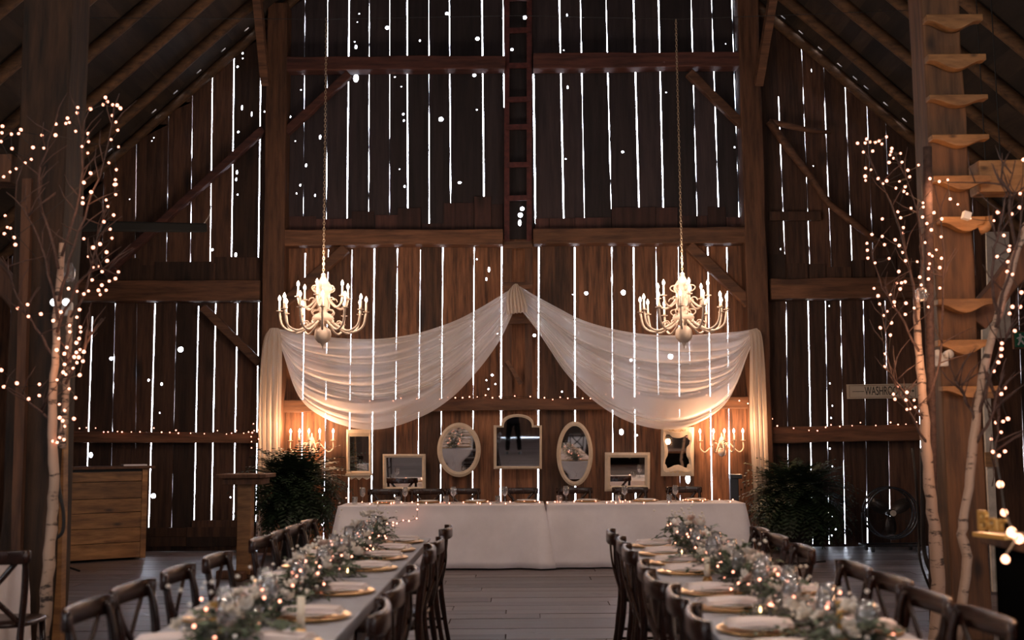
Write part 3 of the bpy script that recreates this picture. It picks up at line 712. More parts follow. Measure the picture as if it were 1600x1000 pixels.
def setting(x, y, inward, where, table, two=True):
    """inward: unit vector pointing from the diner to the middle of the table"""
    ix, iy = inward; rz = math.atan2(iy, ix) - PI / 2; z = TH + .002; sx, sy = iy, -ix       # s: diner's right
    g = ' of the ' + table; w_ = where
    place('charger', mk_charger, 'plate', (x, y, z), rz, 'gold charger plate %s' % w_, 'gold chargers' + g)
    place('plate', mk_plate, 'plate', (x, y, z + .0125), rz, 'white dinner plate %s' % w_, 'dinner plates' + g)
    place('napkin', mk_napkin, 'napkin', (x, y, z + .022), rz + random.uniform(-.15, .15), 'folded blush napkin %s' % w_, 'napkins' + g)
    place('wine', mk_wine, 'glass', (x + ix * .24 + sx * .12, y + iy * .24 + sy * .12, z), random.random(), 'stemmed wine glass %s' % w_, 'wine glasses' + g)
    if two: place('tumbler', mk_tumbler, 'glass', (x + ix * .19 + sx * .20, y + iy * .19 + sy * .20, z), 0, 'clear water tumbler %s' % w_, 'tumblers' + g)
    place('fork', mk_fork, 'fork', (x - sx * .19, y - sy * .19, z), rz, 'silver fork %s' % w_, 'forks' + g)
    place('knife', mk_knife, 'knife', (x + sx * .19, y + sy * .19, z), rz, 'silver knife %s' % w_, 'knives' + g)
SL_ = [4.1, 4.75, 5.35, 6.0, 6.7, 7.25, 7.80, 8.38]
SR_ = [4.12, 4.78, 5.55, 6.55, 7.15, 7.66, 8.28]
for i, y in enumerate(SL_): setting(LX - .20, y, (1, 0), 'left side of left dining table, %s' % SEQ[i], 'left dining table')
for i, y in enumerate(SR_): setting(LX + .20, y, (-1, 0), 'aisle side of left dining table, %s' % SEQ[i], 'left dining table')
for i, y in enumerate([3.9, 4.38, 4.96, 5.45, 6.28, 6.75, 7.28, 7.82]): setting(RX - .20, y, (1, 0), 'aisle side of right dining table, %s' % SEQ[i], 'right dining table')
for i, y in enumerate([3.86, 4.36, 4.92, 5.42, 6.2, 6.75, 7.3, 7.80]): setting(RX + .20, y, (-1, 0), 'right side of right dining table, %s' % SEQ[i], 'right dining table')
GX = [568, 634, 709, 789, 884, 975, 1054]
for i, px in enumerate(GX):
    x = at(px, 775, 13.6).x
    for (kd, mkr, cat, dx, dy, lab, gr) in (('wine', mk_wine, 'glass', 0, 13.52, 'wine glass', 'wine glasses on the head table'), ('tumbler', mk_tumbler, 'glass', -.085, 13.46, 'water tumbler', 'tumblers on the head table')):
        place(kd, mkr, cat, (x + dx, dy, TH + .002), 0, '%s on the head table, %s of seven' % (lab, ORDL[i]), gr)
    xp = x + .27
    place('charger', mk_charger, 'plate', (xp, 13.66, TH + .002), 0, 'gold-rimmed charger on the head table, %s of seven' % ORDL[i], 'chargers on the head table')
    place('plate', mk_plate, 'plate', (xp, 13.66, TH + .0145), 0, 'white plate on the head table, %s of seven' % ORDL[i], 'plates on the head table')

# ------------------------------------------------------------------ garlands
def mk_rose(seed, m='petal'):
    rnd = random.Random(seed); mb = MB()
    for (n, R_, tilt, h) in ((3, .010, .15, .030), (5, .020, .45, .030), (6, .032, .85, .026)):
        for k in range(n):
            a = 2 * PI * (k + rnd.random() * .4) / n; vs = []
            for i in range(4):
                v = i / 3
                for j in range(5):
                    u_ = j / 4 - .5; ww = .032 * math.sin(PI * (.22 + .66 * v)) * (1 + R_ * 10)
                    lx = u_ * ww; ly = R_ * (.35 + .65 * v) + math.sin(v * 1.6) * tilt * .018 - abs(u_) ** 2 * .018; lz = h * v + .006 * (1 - abs(u_) * 2) * v
                    vs.append((lx * math.cos(a) - ly * math.sin(a), lx * math.sin(a) + ly * math.cos(a), lz))
            mb.add(vs, [(i * 5 + j, i * 5 + j + 1, (i + 1) * 5 + j + 1, (i + 1) * 5 + j) for i in range(3) for j in range(4)])
    mb.lathe([(.001, -.004), (.014, .0), (.017, .012), (.012, .026), (.001, .030)], 8)
    return mb
def leafcard(mb, p, d, up, L, W_, tone):
    d = d.normalized(); s_ = d.cross(up); s_ = s_.normalized() if s_.length > 1e-4 else Vector((1, 0, 0)); n_ = s_.cross(d)
    P = []
    for t, w_ in ((0, .15), (.3, .85), (.65, 1), (1, .08)):
        c = p + d * L * t + n_ * (-.12 * L * t * t)
        P += [c - s_ * W_ * w_ * .5 + n_ * W_ * .12 * w_, c, c + s_ * W_ * w_ * .5 + n_ * W_ * .12 * w_]
    mb.add(P, [(i * 3 + j, i * 3 + j + 1, i * 3 + j + 4, i * 3 + j + 3) for i in range(3) for j in range(2)], tone)
rose_me = [mk_rose(i).build('rose', 'petal', smooth=True) for i in range(3)]
blush_me = [mk_rose(9).build('rose', 'blush', smooth=True)]
def garland(X, y0, y1, label, seed):
    rnd = random.Random(seed); t = thing('floral_garland', label, 'garland', (X, y0, TH))
    L = y1 - y0; mb = MB(); tw = MB()
    def hgt(y):
        return .10 + .055 * (1 + math.sin(y * 3.1 + seed)) + (.06 if y > L - 1.0 else 0)
    for k in range(int(L * 62)):
        y = rnd.uniform(0, L); h = hgt(y); base = Vector((rnd.gauss(0, .055), y, rnd.uniform(.01, h * .6)))
        dirn = Vector((rnd.gauss(0, .8), rnd.gauss(0, .8), rnd.uniform(-.1, 1.1))).normalized(); ln = rnd.uniform(.09, .19)
        euc = rnd.random() < .5; n = 6 if euc else 5; pts = []
        for i in range(n + 1):
            f_ = i / n; q = base + dirn * ln * f_; q.z -= .06 * f_ * f_; q.z = max(q.z, .008); pts.append(q)
        tw.tube(pts, [.0018] * len(pts), 3, caps=False)
        tn = rnd.uniform(.5, 1) if euc else rnd.uniform(0, .45)
        for i in range(1, n + 1):
            for s_ in (-1, 1):
                dd = (pts[i] - pts[i - 1]).normalized(); side = dd.cross(Vector((0, 0, 1))) * s_
                leafcard(mb, pts[i], dd * .5 + side + Vector((0, 0, rnd.uniform(-.3, .4))), Vector((rnd.uniform(-.3, .3), rnd.uniform(-.3, .3), 1)), .034 if euc else .045, .026 if euc else .016, tn + rnd.uniform(-.1, .1))
    o = mb.build('foliage', 'euca', t); o['kind'] = 'stuff'
    tw.build('stems', 'twig', t)
    nr = int(L * 12)
    for k in range(nr):
        y = (k + rnd.random() * .8) / nr * L; h = hgt(y); src = rnd.choice(rose_me) if rnd.random() < .85 else blush_me[0]
        c = src.copy(); COL.objects.link(c); c.parent = t; s_ = rnd.uniform(.55, .95); c.scale = (s_, s_, s_)
        an = rnd.uniform(-1.1, 1.1); c.location = (math.sin(an) * .10, y, .035 + h * .75 * math.cos(an)); c.rotation_euler = (rnd.uniform(-.7, .3), an * .8, rnd.uniform(0, 6))
    mb = MB()
    for k in range(int(L * 48)):
        y = rnd.uniform(0, L); h = hgt(y); p = Vector((rnd.gauss(0, .09), y, rnd.uniform(.03, h + .06))); mb.lathe([(.001, -.008), (.010, 0), (.001, .008)], 5, p)
    o = mb.build('small_blossoms', 'petal', t); o['kind'] = 'stuff'
    # warm micro lights woven in
    wb = MB(); wp = []
    for k in range(int(L * 13)):
        y = (k + rnd.random()) / (L * 13) * L; wp.append(Vector((rnd.uniform(-.13, .13), y, rnd.uniform(.03, .17))))
    wb.tube(wp, .0012, 4); st = wb.build('light_wire', 'wire', t)
    for p in wp:
        c = bulb_me.copy(); COL.objects.link(c); c.parent = st; c.location = p; c.scale = (.5, .5, .5); c.name = 'micro_bulb'
    return t
mb = MB(); mb.lathe([(.002, -.012), (.009, -.008), (.012, 0), (.010, .007), (.002, .013)], 10); bulb_me = fixn(mb.build('fairy_bulb', 'fairy', smooth=True))
garland(LX, 3.75, 8.6, 'white rose and eucalyptus garland along the left dining table', 1)
garland(RX, 3.6, 8.1, 'white rose and eucalyptus garland along the right dining table', 2)
for o in rose_me + blush_me + [bulb_me][:0]: bpy.data.objects.remove(o)
# candles and numbers among the flowers
def candle(loc, h, label):
    t = thing('pillar_candle', label, 'candle', loc, 0, 'candles on the dining tables')
    mb = MB(); mb.lathe([(.001, 0), (.016, 0), (.016, h), (.006, h - .004), (.001, h - .004)], 16); fixn(mb.build('wax', 'candle', t, smooth=True))
    mb = MB(); mb.lathe([(.02, 0), (.028, .004), (.019, .03), (.018, .03)], 16); mb.build('holder', 'gold', t, smooth=True)
candle((at(470, 965, 4.35).x, 4.35, TH), .15, 'white taper candle standing in the near end of the left garland')
candle((at(1105, 885, 5.9).x, 5.9, TH), .13, 'white taper candle beside the middle of the right garland')
for k, (x, y) in enumerate([(LX - .1, 5.2), (LX + .12, 6.2), (LX + .1, 7.4), (RX - .12, 4.7), (RX + .1, 5.6), (RX - .1, 7.1)]):
    t = thing('tealight_glass', 'x', 'candle holder', (x, y, TH + .002), 0, 'tealights in the garlands')
    t['label'] = 'glass tealight glowing in the %s garland, %s' % ('left' if x < 0 else 'right', ['near part', 'middle part', 'far part'][k % 3])
    mb = MB(); mb.lathe([(.001, 0), (.028, 0), (.032, .06), (.030, .06), (.026, .006), (.001, .006)], 18); mb.build('cup', 'glass', t, smooth=True)
    mb = MB(); mb.lathe([(.001, .006), (.022, .006), (.022, .022), (.001, .022)], 14); mb.build('wax', 'candle', t, smooth=True)
    mb = MB(); mb.lathe([(.001, .024), (.005, .032), (.001, .05)], 8); mb.build('flame', 'tea', t, smooth=True)
def text_obj(txt, size, name, m, loc, rot, ext=.004, sx=1.0, parent=None, align='CENTER'):
    c = bpy.data.curves.new(name, 'FONT'); c.body = txt; c.size = size; c.extrude = ext; c.align_x = align; c.align_y = 'CENTER'; c.bevel_depth = 0
    o = bpy.data.objects.new('tmp_text', c); COL.objects.link(o); dg = bpy.context.evaluated_depsgraph_get(); me = bpy.data.meshes.new_from_object(o.evaluated_get(dg)); bpy.data.objects.remove(o)
    me.name = name; me.materials.clear(); me.materials.append(M[m])
    o = bpy.data.objects.new(name, me); COL.objects.link(o); o.location = loc; o.rotation_euler = rot; o.scale = (sx, 1, 1)
    if parent: o.parent = parent
    return o
for (px, py, Y, ang_, txt, lab) in ((335, 975, 4.15, .12, '3', 'gold table number standing at the near left of the left garland'), (1313, 985, 4.05, 1.35, '4', 'gold table number seen edge-on at the near end of the right garland')):
    p = at(px, py, Y); t = thing('table_number', lab, 'table number', (p.x, Y, TH + .002), ang_)
    mb = MB(); mb.box((0, 0, .01), (.11, .05, .02)); mb.build('base', 'goldpaint', t)
    o = text_obj(txt, .19, 'numeral', 'goldpaint', (0, 0, .085), (PI / 2, 0, 0), .010, 1.0, t)

# ------------------------------------------------------------------ chandeliers
def arm_pts(R_, z0, zc, zdip, r0=.04):
    return catmull([(r0, 0, z0), (R_ * .35, 0, (z0 + zdip) / 2 - .01), (R_ * .66, 0, zdip), (R_ * .92, 0, zdip + (zc - zdip) * .28), (R_, 0, zc)], 16)
def candle_set(parent, x, y, z, h=.10):
    mb = MB(); mb.lathe([(.004, -.012), (.012, -.006), (.036, .0), (.038, .005), (.012, .003), (.011, .012), (.015, .016), (.015, .024), (.010, .026)], 14, (x, y, z)); d = mb.build('candle_cup', 'white_iron', parent, smooth=True)
    mb = MB(); mb.lathe([(.011, .024), (.0105, h), (.001, h)], 10, (x, y, z)); mb.build('candle_sleeve', 'candle', d, smooth=True)
    mb = MB(); mb.lathe([(.004, h), (.014, h + .015), (.0175, h + .032), (.011, h + .052), (.001, h + .070)], 10, (x, y, z)); mb.build('candle_bulb', 'flame', d, smooth=True)
def chandelier(px, py, Y, label, topz, rz):
    p = at(px, py, Y); t = thing('chandelier', label, 'chandelier', (p.x, Y, p.z), rz)
    mb = MB(); mb.lathe([(.001, 0), (.006, .01), (.006, .03), (.016, .05), (.022, .06), (.022, .065), (.05, .075), (.088, .12), (.095, .165), (.085, .215), (.05, .25), (.028, .262), (.028, .28), (.05, .29), (.085, .31), (.10, .345), (.085, .385), (.05, .40),
        (.032, .42), (.05, .45), (.058, .52), (.055, .60), (.066, .63), (.082, .66), (.080, .70), (.055, .745), (.030, .79), (.02, .82), (.022, .84), (.008, .855), (.001, .86)], 26)
    mb.v = [(a * 1.22, b * 1.22, c) if c > .27 else (a, b, c) for a, b, c in mb.v]; body = mb.build('body', 'white_iron', t, smooth=True)
    for ring, (n, R_, z0, zc, zd, off) in enumerate(((12, .475, .35, .42, .195, .13), (6, .285, .62, .575, .46, .35))):
        for k in range(n):
            a = 2 * PI * (k + off) / n; ca, sa = math.cos(a), math.sin(a)
            mb = MB(); pts = [(x * ca, x * sa, z) for x, y_, z in arm_pts(R_, z0, zc - .012, zd)]
            mb.tube(pts, .0125, 8)
            cu = [(R_ * .42 + .045 * math.cos(b) * (1 - b / 9), zd + .075 + .045 * math.sin(b) * (1 - b / 9)) for b in [i * .6 for i in range(9)]]
            mb.tube([(x * ca, x * sa, z) for x, z in cu], .007, 6)
            arm = mb.build('arm', 'white_iron', t, smooth=True); candle_set(arm, R_ * ca, R_ * sa, zc, .11)
        for k in range(6):
            a = 2 * PI * (k + .5) / 6; ca, sa = math.cos(a), math.sin(a); mb = MB()
            zb = .33 if ring == 0 else .60
            cu = [(.07 + .05 * math.cos(b + 2.5) * (1 + .1 * b), zb + .08 + .055 * math.sin(b + 2.5) * (1 - b / 12)) for b in [i * .5 for i in range(12)]]
            mb.tube([(x * ca, x * sa, z) for x, z in cu], .0075, 6); mb.build('scroll', 'white_iron', t, smooth=True)
    mb = MB(); z = .86; k = 0; H = topz - p.z
    while z < H:
        n = 8; vs = []
        pts = [((.011 * math.cos(2 * PI * i / n), 0, .021 * math.sin(2 * PI * i / n)) if k % 2 else (0, .011 * math.cos(2 * PI * i / n), .021 * math.sin(2 * PI * i / n))) for i in range(n + 1)]
        mb.tube([(a, b, z + c) for a, b, c in pts], .0035, 5, caps=False); z += .033; k += 1
    mb.build('chain', 'chain', t, smooth=True)
    for k in range(4):
        a = PI / 2 * k + .4; light('chandelier_glow', 'POINT', (.52 * math.cos(a), .52 * math.sin(a), .66), CH_W * .8, (1, .72, .54), .06, parent=t)
    light('chandelier_glow', 'POINT', (0, 0, .98), CH_W * .9, (1, .72, .54), .08, parent=t)
    return t
CH_W = 17.0
TOPZ = at(517, 30, 12.0).z
chandelier(504, 546, 12.0, 'cream candle-arm chandelier hanging left of the drape peak', TOPZ, .1)
chandelier(1069, 545, 12.0, 'cream candle-arm chandelier hanging right of the drape peak', at(1061, 30, 12.0).z, .25)
for sx in (-1, 1):  # added unseen pair, put in to brighten the near tables
    c = dup(bpy.data.objects['chandelier'], (sx * 2.2, 3.6, 3.15), .4, 'cream chandelier added unseen above the near %s dining table to brighten it' % ('left' if sx < 0 else 'right'))
    for q in c.children:
        if q.type == 'LIGHT': q.data = q.data.copy(); q.data.energy = 27; q.data.color = (1, .80, .66)
mb = MB(); zz = TOPZ; X_ = (11.04 - zz) / .92
mb.tube([(-X_, 12, zz + .05), (at(515, 30, 12).x, 12, zz), (0, 12, zz + .02), (at(1061, 30, 12).x, 12, at(1061, 30, 12).z), (X_, 12, zz + .05)], .004, 5); tag(mb.build('steel_cable', 'black'), 'thin steel cable across the barn that carries both chandeliers', 'cable')

# wall sconces
def sconce(px, py, label, sw):
    p = at(px, py, 15.38); t = thing('wall_sconce', label, 'sconce', (p.x, 15.38, p.z))
    mb = MB(); mb.lathe([(.001, -.12), (.008, -.105), (.006, -.09), (.03, -.085), (.056, -.05), (.060, -.02), (.04, .02), (.02, .035), (.02, .06), (.04, .08), (.045, .12), (.03, .16), (.012, .19), (.012, .22), (.001, .24)], 20); mb.build('body', 'white_iron', t, smooth=True)
    mb = MB(); mb.bar((0, 0, .05), (0, .215, .05), .02, .02); mb.lathe([(.001, 0), (.05, 0), (.05, .01), (.001, .01)], 16, (0, 0, .0)); mb.build('wall_bracket', 'white_iron', t)
    for k, a in enumerate((PI, PI * 1.28, PI * 1.5, PI * 1.72, 2 * PI)):
        R_ = .30 if k in (0, 4) else .22; ca, sa = math.cos(a), math.sin(a)
        mb = MB(); mb.tube([(x * ca, x * sa, z) for x, y_, z in catmull([(.02, 0, .02), (R_ * .3, 0, .10), (R_ * .55, 0, .03), (R_ * .8, 0, -.03), (R_, 0, .02), (R_, 0, .115)], 18)], .009, 8)
        arm = mb.build('arm', 'white_iron', t, smooth=True); candle_set(arm, R_ * ca, R_ * sa, .13, .10)
    for sx in (-1, 1): light('sconce_glow', 'POINT', (sx * .25, -.16, .32), sw, (1, .55, .29), .05, parent=t)
sconce(487, 703, 'cream candle sconce on the wall above the left fern', 15)
sconce(1128, 703, 'cream candle sconce on the wall left of the right drape tail', 15)

# ------------------------------------------------------------------ draped voile
def swag(upper, lower, Y, label, mat_='sheer', nu=70, nv=90, seed=0, back=.0):
    rnd = random.Random(seed)
    U = catmull([(a, b, 0) for a, b in upper], nu); Lw = catmull([(a, b, 0) for a, b in lower], nu)
    folds = [(rnd.uniform(.03, .97), rnd.uniform(.008, .022), rnd.uniform(.4, 1.0)) for _ in range(30)]
    vs = []
    for j in range(nv + 1):
        v = j / nv
        for i in range(nu):
            f_ = i / (nu - 1); mid = math.sin(PI * f_)
            vv = v + .016 * math.sin(v * 19 + f_ * 5 + seed) * mid
            vv = min(1, max(0, vv)) if 0 < v < 1 else v
            px = U[i].x * (1 - vv) + Lw[i].x * vv; py = U[i].y * (1 - vv) + Lw[i].y * vv
            amp = 0
            for c, w_, a in folds: 
                cc = c + .05 * math.sin(f_ * 4 + c * 20); amp += a * math.exp(-((v - cc) / w_) ** 2)
            y = Y - (.006 + .050 * min(1, mid + .15)) * amp - .10 * math.sin(PI * v) * mid
            p = at(px, py, Y); d = (y - Y); vs.append((p.x, Y + d, p.z))
    fs = [(j * nu + i, j * nu + i + 1, (j + 1) * nu + i + 1, (j + 1) * nu + i) for j in range(nv) for i in range(nu - 1)]
    mb = MB(); mb.add(vs, fs); return mb.build('swag', mat_, smooth=True)
t = thing('voile_drape', 'sheer white voile swagged from the wall peak to both posts, with hanging tails', 'drape', (at(806, 450, 15.1).x, 15.1, 0))
def kid(o, par): o.parent = par; o.matrix_parent_inverse = par.matrix_basis.inverted(); return o
kid(swag([(802,449),(775,466),(750,481),(720,497),(690,509),(650,521),(600,529),(550,530),(500,526),(460,519),(432,513)], [(803,486),(783,528),(760,562),(735,592),(705,622),(665,648),(610,668),(560,670),(505,652),(466,618),(440,545)], 15.05, '', seed=1), t)
kid(swag([(812,447),(835,461),(870,480),(905,498),(945,511),(990,520),(1040,524),(1090,523),(1130,520),(1155,518),(1178,514)], [(815,486),(838,515),(858,545),(880,578),(905,606),(940,636),(985,660),(1040,671),(1090,661),(1138,625),(1171,545)], 15.05, '', seed=2), t)
def tail(Ledge, Redge, Y, nf, seed):
    n = 60; A = catmull([(a, b, 0) for a, b in Ledge], 40); B = catmull([(a, b, 0) for a, b in Redge], 40); vs = []
    for j in range(40):
        for i in range(n + 1):
            f_ = i / n; px = A[j].x * (1 - f_) + B[j].x * f_; py = A[j].y * (1 - f_) + B[j].y * f_
            k = min(1, j / 8) ; p = at(px, py, Y); y = Y + .035 * k * math.sin(f_ * nf * 2 * PI + seed + .4 * math.sin(j * .15)) - .10 * (1 - (2 * f_ - 1) ** 2) * (1 - .5 * j / 40) + .01 * math.sin(f_ * 40)
            vs.append((p.x, y, p.z))
    mb = MB(); mb.add(vs, [(j * (n + 1) + i, j * (n + 1) + i + 1, (j + 1) * (n + 1) + i + 1, (j + 1) * (n + 1) + i) for j in range(39) for i in range(n)])
    return mb.build('hanging_tail', 'sheer_thick', smooth=True)
kid(tail([(421,514),(412,530),(407,570),(404,640),(404,700),(403,760),(400,838)], [(436,513),(440,530),(440,570),(439,640),(438,700),(438,760),(440,836)], 15.02, 4, 0), t)
kid(tail([(1170,516),(1172,530),(1172,570),(1172,640),(1174,700),(1178,760),(1181,826)], [(1183,513),(1191,524),(1196,570),(1199,640),(1201,700),(1204,760),(1213,826)], 15.02, 4, 2), t)
kid(tail([(801,446),(793,456),(790,470),(790,485),(791,492)], [(809,444),(817,455),(822,470),(824,480),(824,488)], 14.93, 6, 1), t)

# ------------------------------------------------------------------ mirrors
def mframe(name, outer, inner, px, py, tilt, label, Y=15.36, rz=0.0, extra=None, yaw=0.0):
    """outer/inner: closed outlines (same count) in photograph pixels; becomes a hung frame with depth"""
    o0 = at(px, py, Y); t = thing(name, label, 'mirror', (o0.x, Y, o0.z)); t.rotation_euler = (tilt, 0, yaw)
    L = lambda q: (at(q[0], q[1], Y).x - o0.x, at(q[0], q[1], Y).z - o0.z)
    O = [L(q) for q in outer]; I = [L(q) for q in inner]; n = len(O); mb = MB()
    mid = [((a[0] * .5 + b[0] * .5), (a[1] * .5 + b[1] * .5)) for a, b in zip(O, I)]
    rings = [(O, .03), (O, -.004), (mid, -.016), (I, -.006), (I, .008)]; vs = [(x, y, z) for R_, y in rings for x, z in R_]
    mb.add(vs, [(k * n + i, k * n + (i + 1) % n, (k + 1) * n + (i + 1) % n, (k + 1) * n + i) for k in range(4) for i in range(n)] + [tuple(range(n))])
    fixn(mb.build('frame', 'frame', t))
    mb = MB(); mb.add([(x, .006, z) for x, z in I], [tuple(range(n))]); g = mb.build('glass', 'mirror', t)
    return t
def rect(x0, y0, x1, y1, n=8, skew=0):
    c = [(x0, y0), (x1, y0), (x1, y1 - skew), (x0, y1)]; return [(c[i][0] + (c[(i + 1) % 4][0] - c[i][0]) * j / n, c[i][1] + (c[(i + 1) % 4][1] - c[i][1]) * j / n) for i in range(4) for j in range(n)]
def ell(cx, cy, rx, ry, n=48): return [(cx + rx * math.sin(2 * PI * i / n), cy - ry * math.cos(2 * PI * i / n)) for i in range(n)]
R1 = math.radians
m1 = mframe('wall_mirror', rect(541.5,671,581,741), rect(546.5,682,576.5,736), 561, 740, R1(1.0), 'narrow tall cream mirror with a scalloped lower edge, leftmost on the wall')
mb = MB(); Lx = lambda px, py: (at(px, py, 15.36).x - m1.location.x, at(px, py, 15.36).z - m1.location.z)
mb.prism([Lx(*q) for q in [(544,742),(579,742),(579,746),(573,749.5),(566,746),(561,750),(556,746),(549,749.5),(544,746)]], -.012, .02); mb.build('apron', 'frame', m1)
mb = MB(); a = Lx(540.5, 740); b = Lx(582, 743); mb.box(((a[0] + b[0]) / 2, -.01, (a[1] + b[1]) / 2), (b[0] - a[0], .06, a[1] - b[1])); mb.build('ledge', 'frame', m1)
mframe('wall_mirror', rect(598,709.5,665,767), rect(603.5,715,659.5,761), 631, 738, R1(2.4), 'wide rectangular cream mirror left of the first oval mirror')
mframe('wall_mirror', ell(717.2,703,34,42.5), ell(717.2,702.8,26.3,34.6), 717, 703, R1(2.6), 'broad oval gold-cream mirror left of the arched mirror', yaw=.02)
def archpts(x0, x1, ysh, ytop, ax0, ax1, yb, n=48):
    P = []
    for i in range(21): a = PI - PI * i / 20; P.append(((ax0 + ax1) / 2 + (ax1 - ax0) / 2 * math.cos(a), ysh - (ysh - ytop) * math.sin(a) ** .75))
    P += [(x1, ysh)] + [(x1, ysh + (yb - ysh) * k / 6) for k in range(1, 7)] + [(x1 + (x0 - x1) * k / 8, yb) for k in range(1, 9)] + [(x0, yb + (ysh - yb) * k / 6) for k in range(1, 7)]
    return P
mframe('wall_mirror', archpts(771.3,846.7,664.5,647,783,834,733), archpts(775.8,843,668,651.5,787,831,728.5), 809, 690, R1(2.1), 'arched cream mirror in the middle of the wall, the largest')
mframe('wall_mirror', ell(898,709,28.3,50.7), ell(898,709,21.8,43.5), 898, 709, R1(1.3), 'tall narrow oval cream mirror right of the arched mirror')
mframe('wall_mirror', rect(945,707,1015.5,768,skew=4), rect(953.5,715,1007.5,760,skew=2), 980, 737, R1(2.6), 'wide rectangular pale mirror between the tall oval and the ornate one', yaw=.01)
orn = [(1041,679),(1046,679),(1050,683),(1056,684.5),(1062,684.5),(1067,683),(1071,680),(1074,680),(1075,686),(1078,688),(1077,694),(1073,699),(1072,706),(1073,713),(1076,718),(1077,724),(1074,726),(1073,731),(1069,730),(1066,728),(1060,726),(1054,727),(1048,730),(1043,732),(1041,727),(1039,724),(1040,718),(1043,712),(1044,705),(1043,698),(1040,692),(1039,685)]
oo = rect(1033,667.5,1084,744,8); m7 = mframe('wall_mirror', oo, orn, 1058, 705, R1(.5), 'rectangular cream mirror with an ornate cut-out opening, rightmost on the wall', yaw=-.05)
for yy, s_ in ((673, 1), (737, 1)):
    mb = MB()
    for sx in (-1, 1):
        c = [Lx(1058.5 + sx * (2 + 11 * k / 10), yy + 1.6 * math.sin(k * 1.1)) for k in range(11)]
        mb.tube([(x + m1.location.x - m7.location.x, -.012, z + m1.location.z - m7.location.z) for x, z in c], .004, 5)
    mb.build('scroll_ornament', 'goldpaint', m7)
mb = MB(); p = at(1149, 742, 14.6); mb.box((p.x, 14.6, p.z - .02), (.16, .14, .06)); mb.box((p.x - .02, 14.62, (p.z) / 2 - .02), (.11, .10, p.z - .0)); tag(bev(mb.build('slim_speaker', 'black'), .01), 'slim black speaker column behind the right end of the head table', 'speaker')

# ------------------------------------------------------------------ ferns
def fern(px, py, Y, label, seed, R_=.70):
    rnd = random.Random(seed); p = at(px, py, Y); t = thing('potted_fern', label, 'plant', (p.x, Y, 0))
    zc = p.z - .12; mb = MB()
    for k in range(460):
        az = rnd.uniform(0, 2 * PI); el = rnd.uniform(-.6, 1.2) if rnd.random() < .8 else rnd.uniform(.4, 1.2); L_ = R_ * rnd.uniform(.8, 1.25) * (1 - .12 * max(0, el - .6)); pts = []
        n = 13; q = Vector((rnd.gauss(0, .05), rnd.gauss(0, .05), zc)); d = Vector((math.cos(az) * math.cos(el), math.sin(az) * math.cos(el), math.sin(el)))
        for i in range(n + 1):
            pts.append(q.copy()); q = q + d * (L_ / n); d = (d + Vector((0, 0, -.075 - .05 * i / n))).normalized()
        mb.tube(pts, [.003 * (1 - .7 * i / n) for i in range(n + 1)], 3, tone=.1, caps=False)
        for i in range(1, n + 1):
            for s_ in (-1, 1):
                dd = (pts[i] - pts[i - 1]).normalized(); side = dd.cross(Vector((0, 0, 1)));
                if side.length < .1: continue
                side.normalize(); ln = .125 * math.sin(PI * (.15 + .8 * i / n)) + .012
                a = pts[i]; b = pts[i] + side * s_ * ln + dd * ln * .45 + Vector((0, 0, -.02 * rnd.random())); c = pts[i] + dd * .022
                mb.add([a, a.lerp(b, .5) - dd * .014, b, a.lerp(b, .5) + dd * .020], [(0, 1, 2, 3)], rnd.random())
    o = mb.build('fronds', 'leaf', t); o['kind'] = 'stuff'
    mb = MB(); mb.lathe([(.001, 0), (.15, 0), (.17, .02), (.20, zc - .18), (.215, zc - .14), (.20, zc - .14), (.18, zc - .17), (.001, zc - .17)], 24); mb.build('planter', 'pot', t, smooth=True)
fern(461, 752, 14.35, 'big dark bushy fern left of the head table, on a dark planter', 3)
fern(1245, 765, 14.75, 'big dark bushy fern right of the head table, near the fan', 4)

# ------------------------------------------------------------------ left side: plank bar, stand, screen case
a = at(60, 881, 13.85); b = at(226, 868, 14.55); A = Vector((a.x, 13.85, 0)); B = Vector((b.x, 14.55, 0)); d = (B - A); Lb = d.length; rz = math.atan2(d.y, d.x); hz = 1.20
t = thing('plank_bar', 'wooden bar faced with wide stained planks, at the left wall', 'bar counter', (A.x, A.y, 0), rz)
mb = MB(); mb.box((Lb / 2, .30, hz / 2 + .02), (Lb - .03, .55, hz - .04)); mb.build('carcass', 'pot', t)
mb = MB(); z = .03
for k, h in enumerate((.20, .19, .20, .18, .22, .13)):
    mb.box((Lb / 2, 0, z + h / 2), (Lb - .10, .03, h - .006), tone=random.random()); z += h
bev(mb.build('plank_front', 'barwood', t), .004)
mb = MB(); mb.box((Lb - .03, 0, hz / 2), (.07, .05, hz - .04), tone=.8); mb.build('corner_trim', 'barwood', t)
mb = MB(); mb.box((Lb / 2 + .03, .27, hz + .0), (Lb + .12, .68, .035), tone=.3); bev(mb.build('bar_top', 'post', t), .006)
p = at(205, 717, 14.5); mb = MB(); mb.box((p.x, 14.62, hz + .028), (.30, .22, .02), rot=Matrix.Rotation(.5, 3, 'Z')); tag(mb.build('paper_stack', 'cloth'), 'flat white papers lying on the plank bar', 'papers')
p = at(385, 745, 12.4); t = thing('wooden_stand', 'square brown wooden pedestal table left of the left fern', 'table', (p.x, 12.4, 0))
zt = at(385, 739, 12.4).z
mb = MB(); mb.box((0, 0, zt - .03), (.56, .50, .045)); mb.box((0, 0, zt - .09), (.44, .38, .07)); bev(mb.build('table_top', 'post', t), .008)
mb = MB(); mb.bar((0, 0, .05), (0, 0, zt - .1), .155, .155, up=(0, 1, 0)); bev(mb.build('pedestal', 'barwood', t), .008)
for dx, dy in ((.62, .09), (.09, .62)): mb = MB(); mb.box((0, 0, .045 if dx > dy else .046), (dx, dy, .09)); bev(mb.build('foot', 'post', t), .008)
t = thing('screen_case', 'black projector screen case hanging by a chain in the left aisle', 'projector screen')
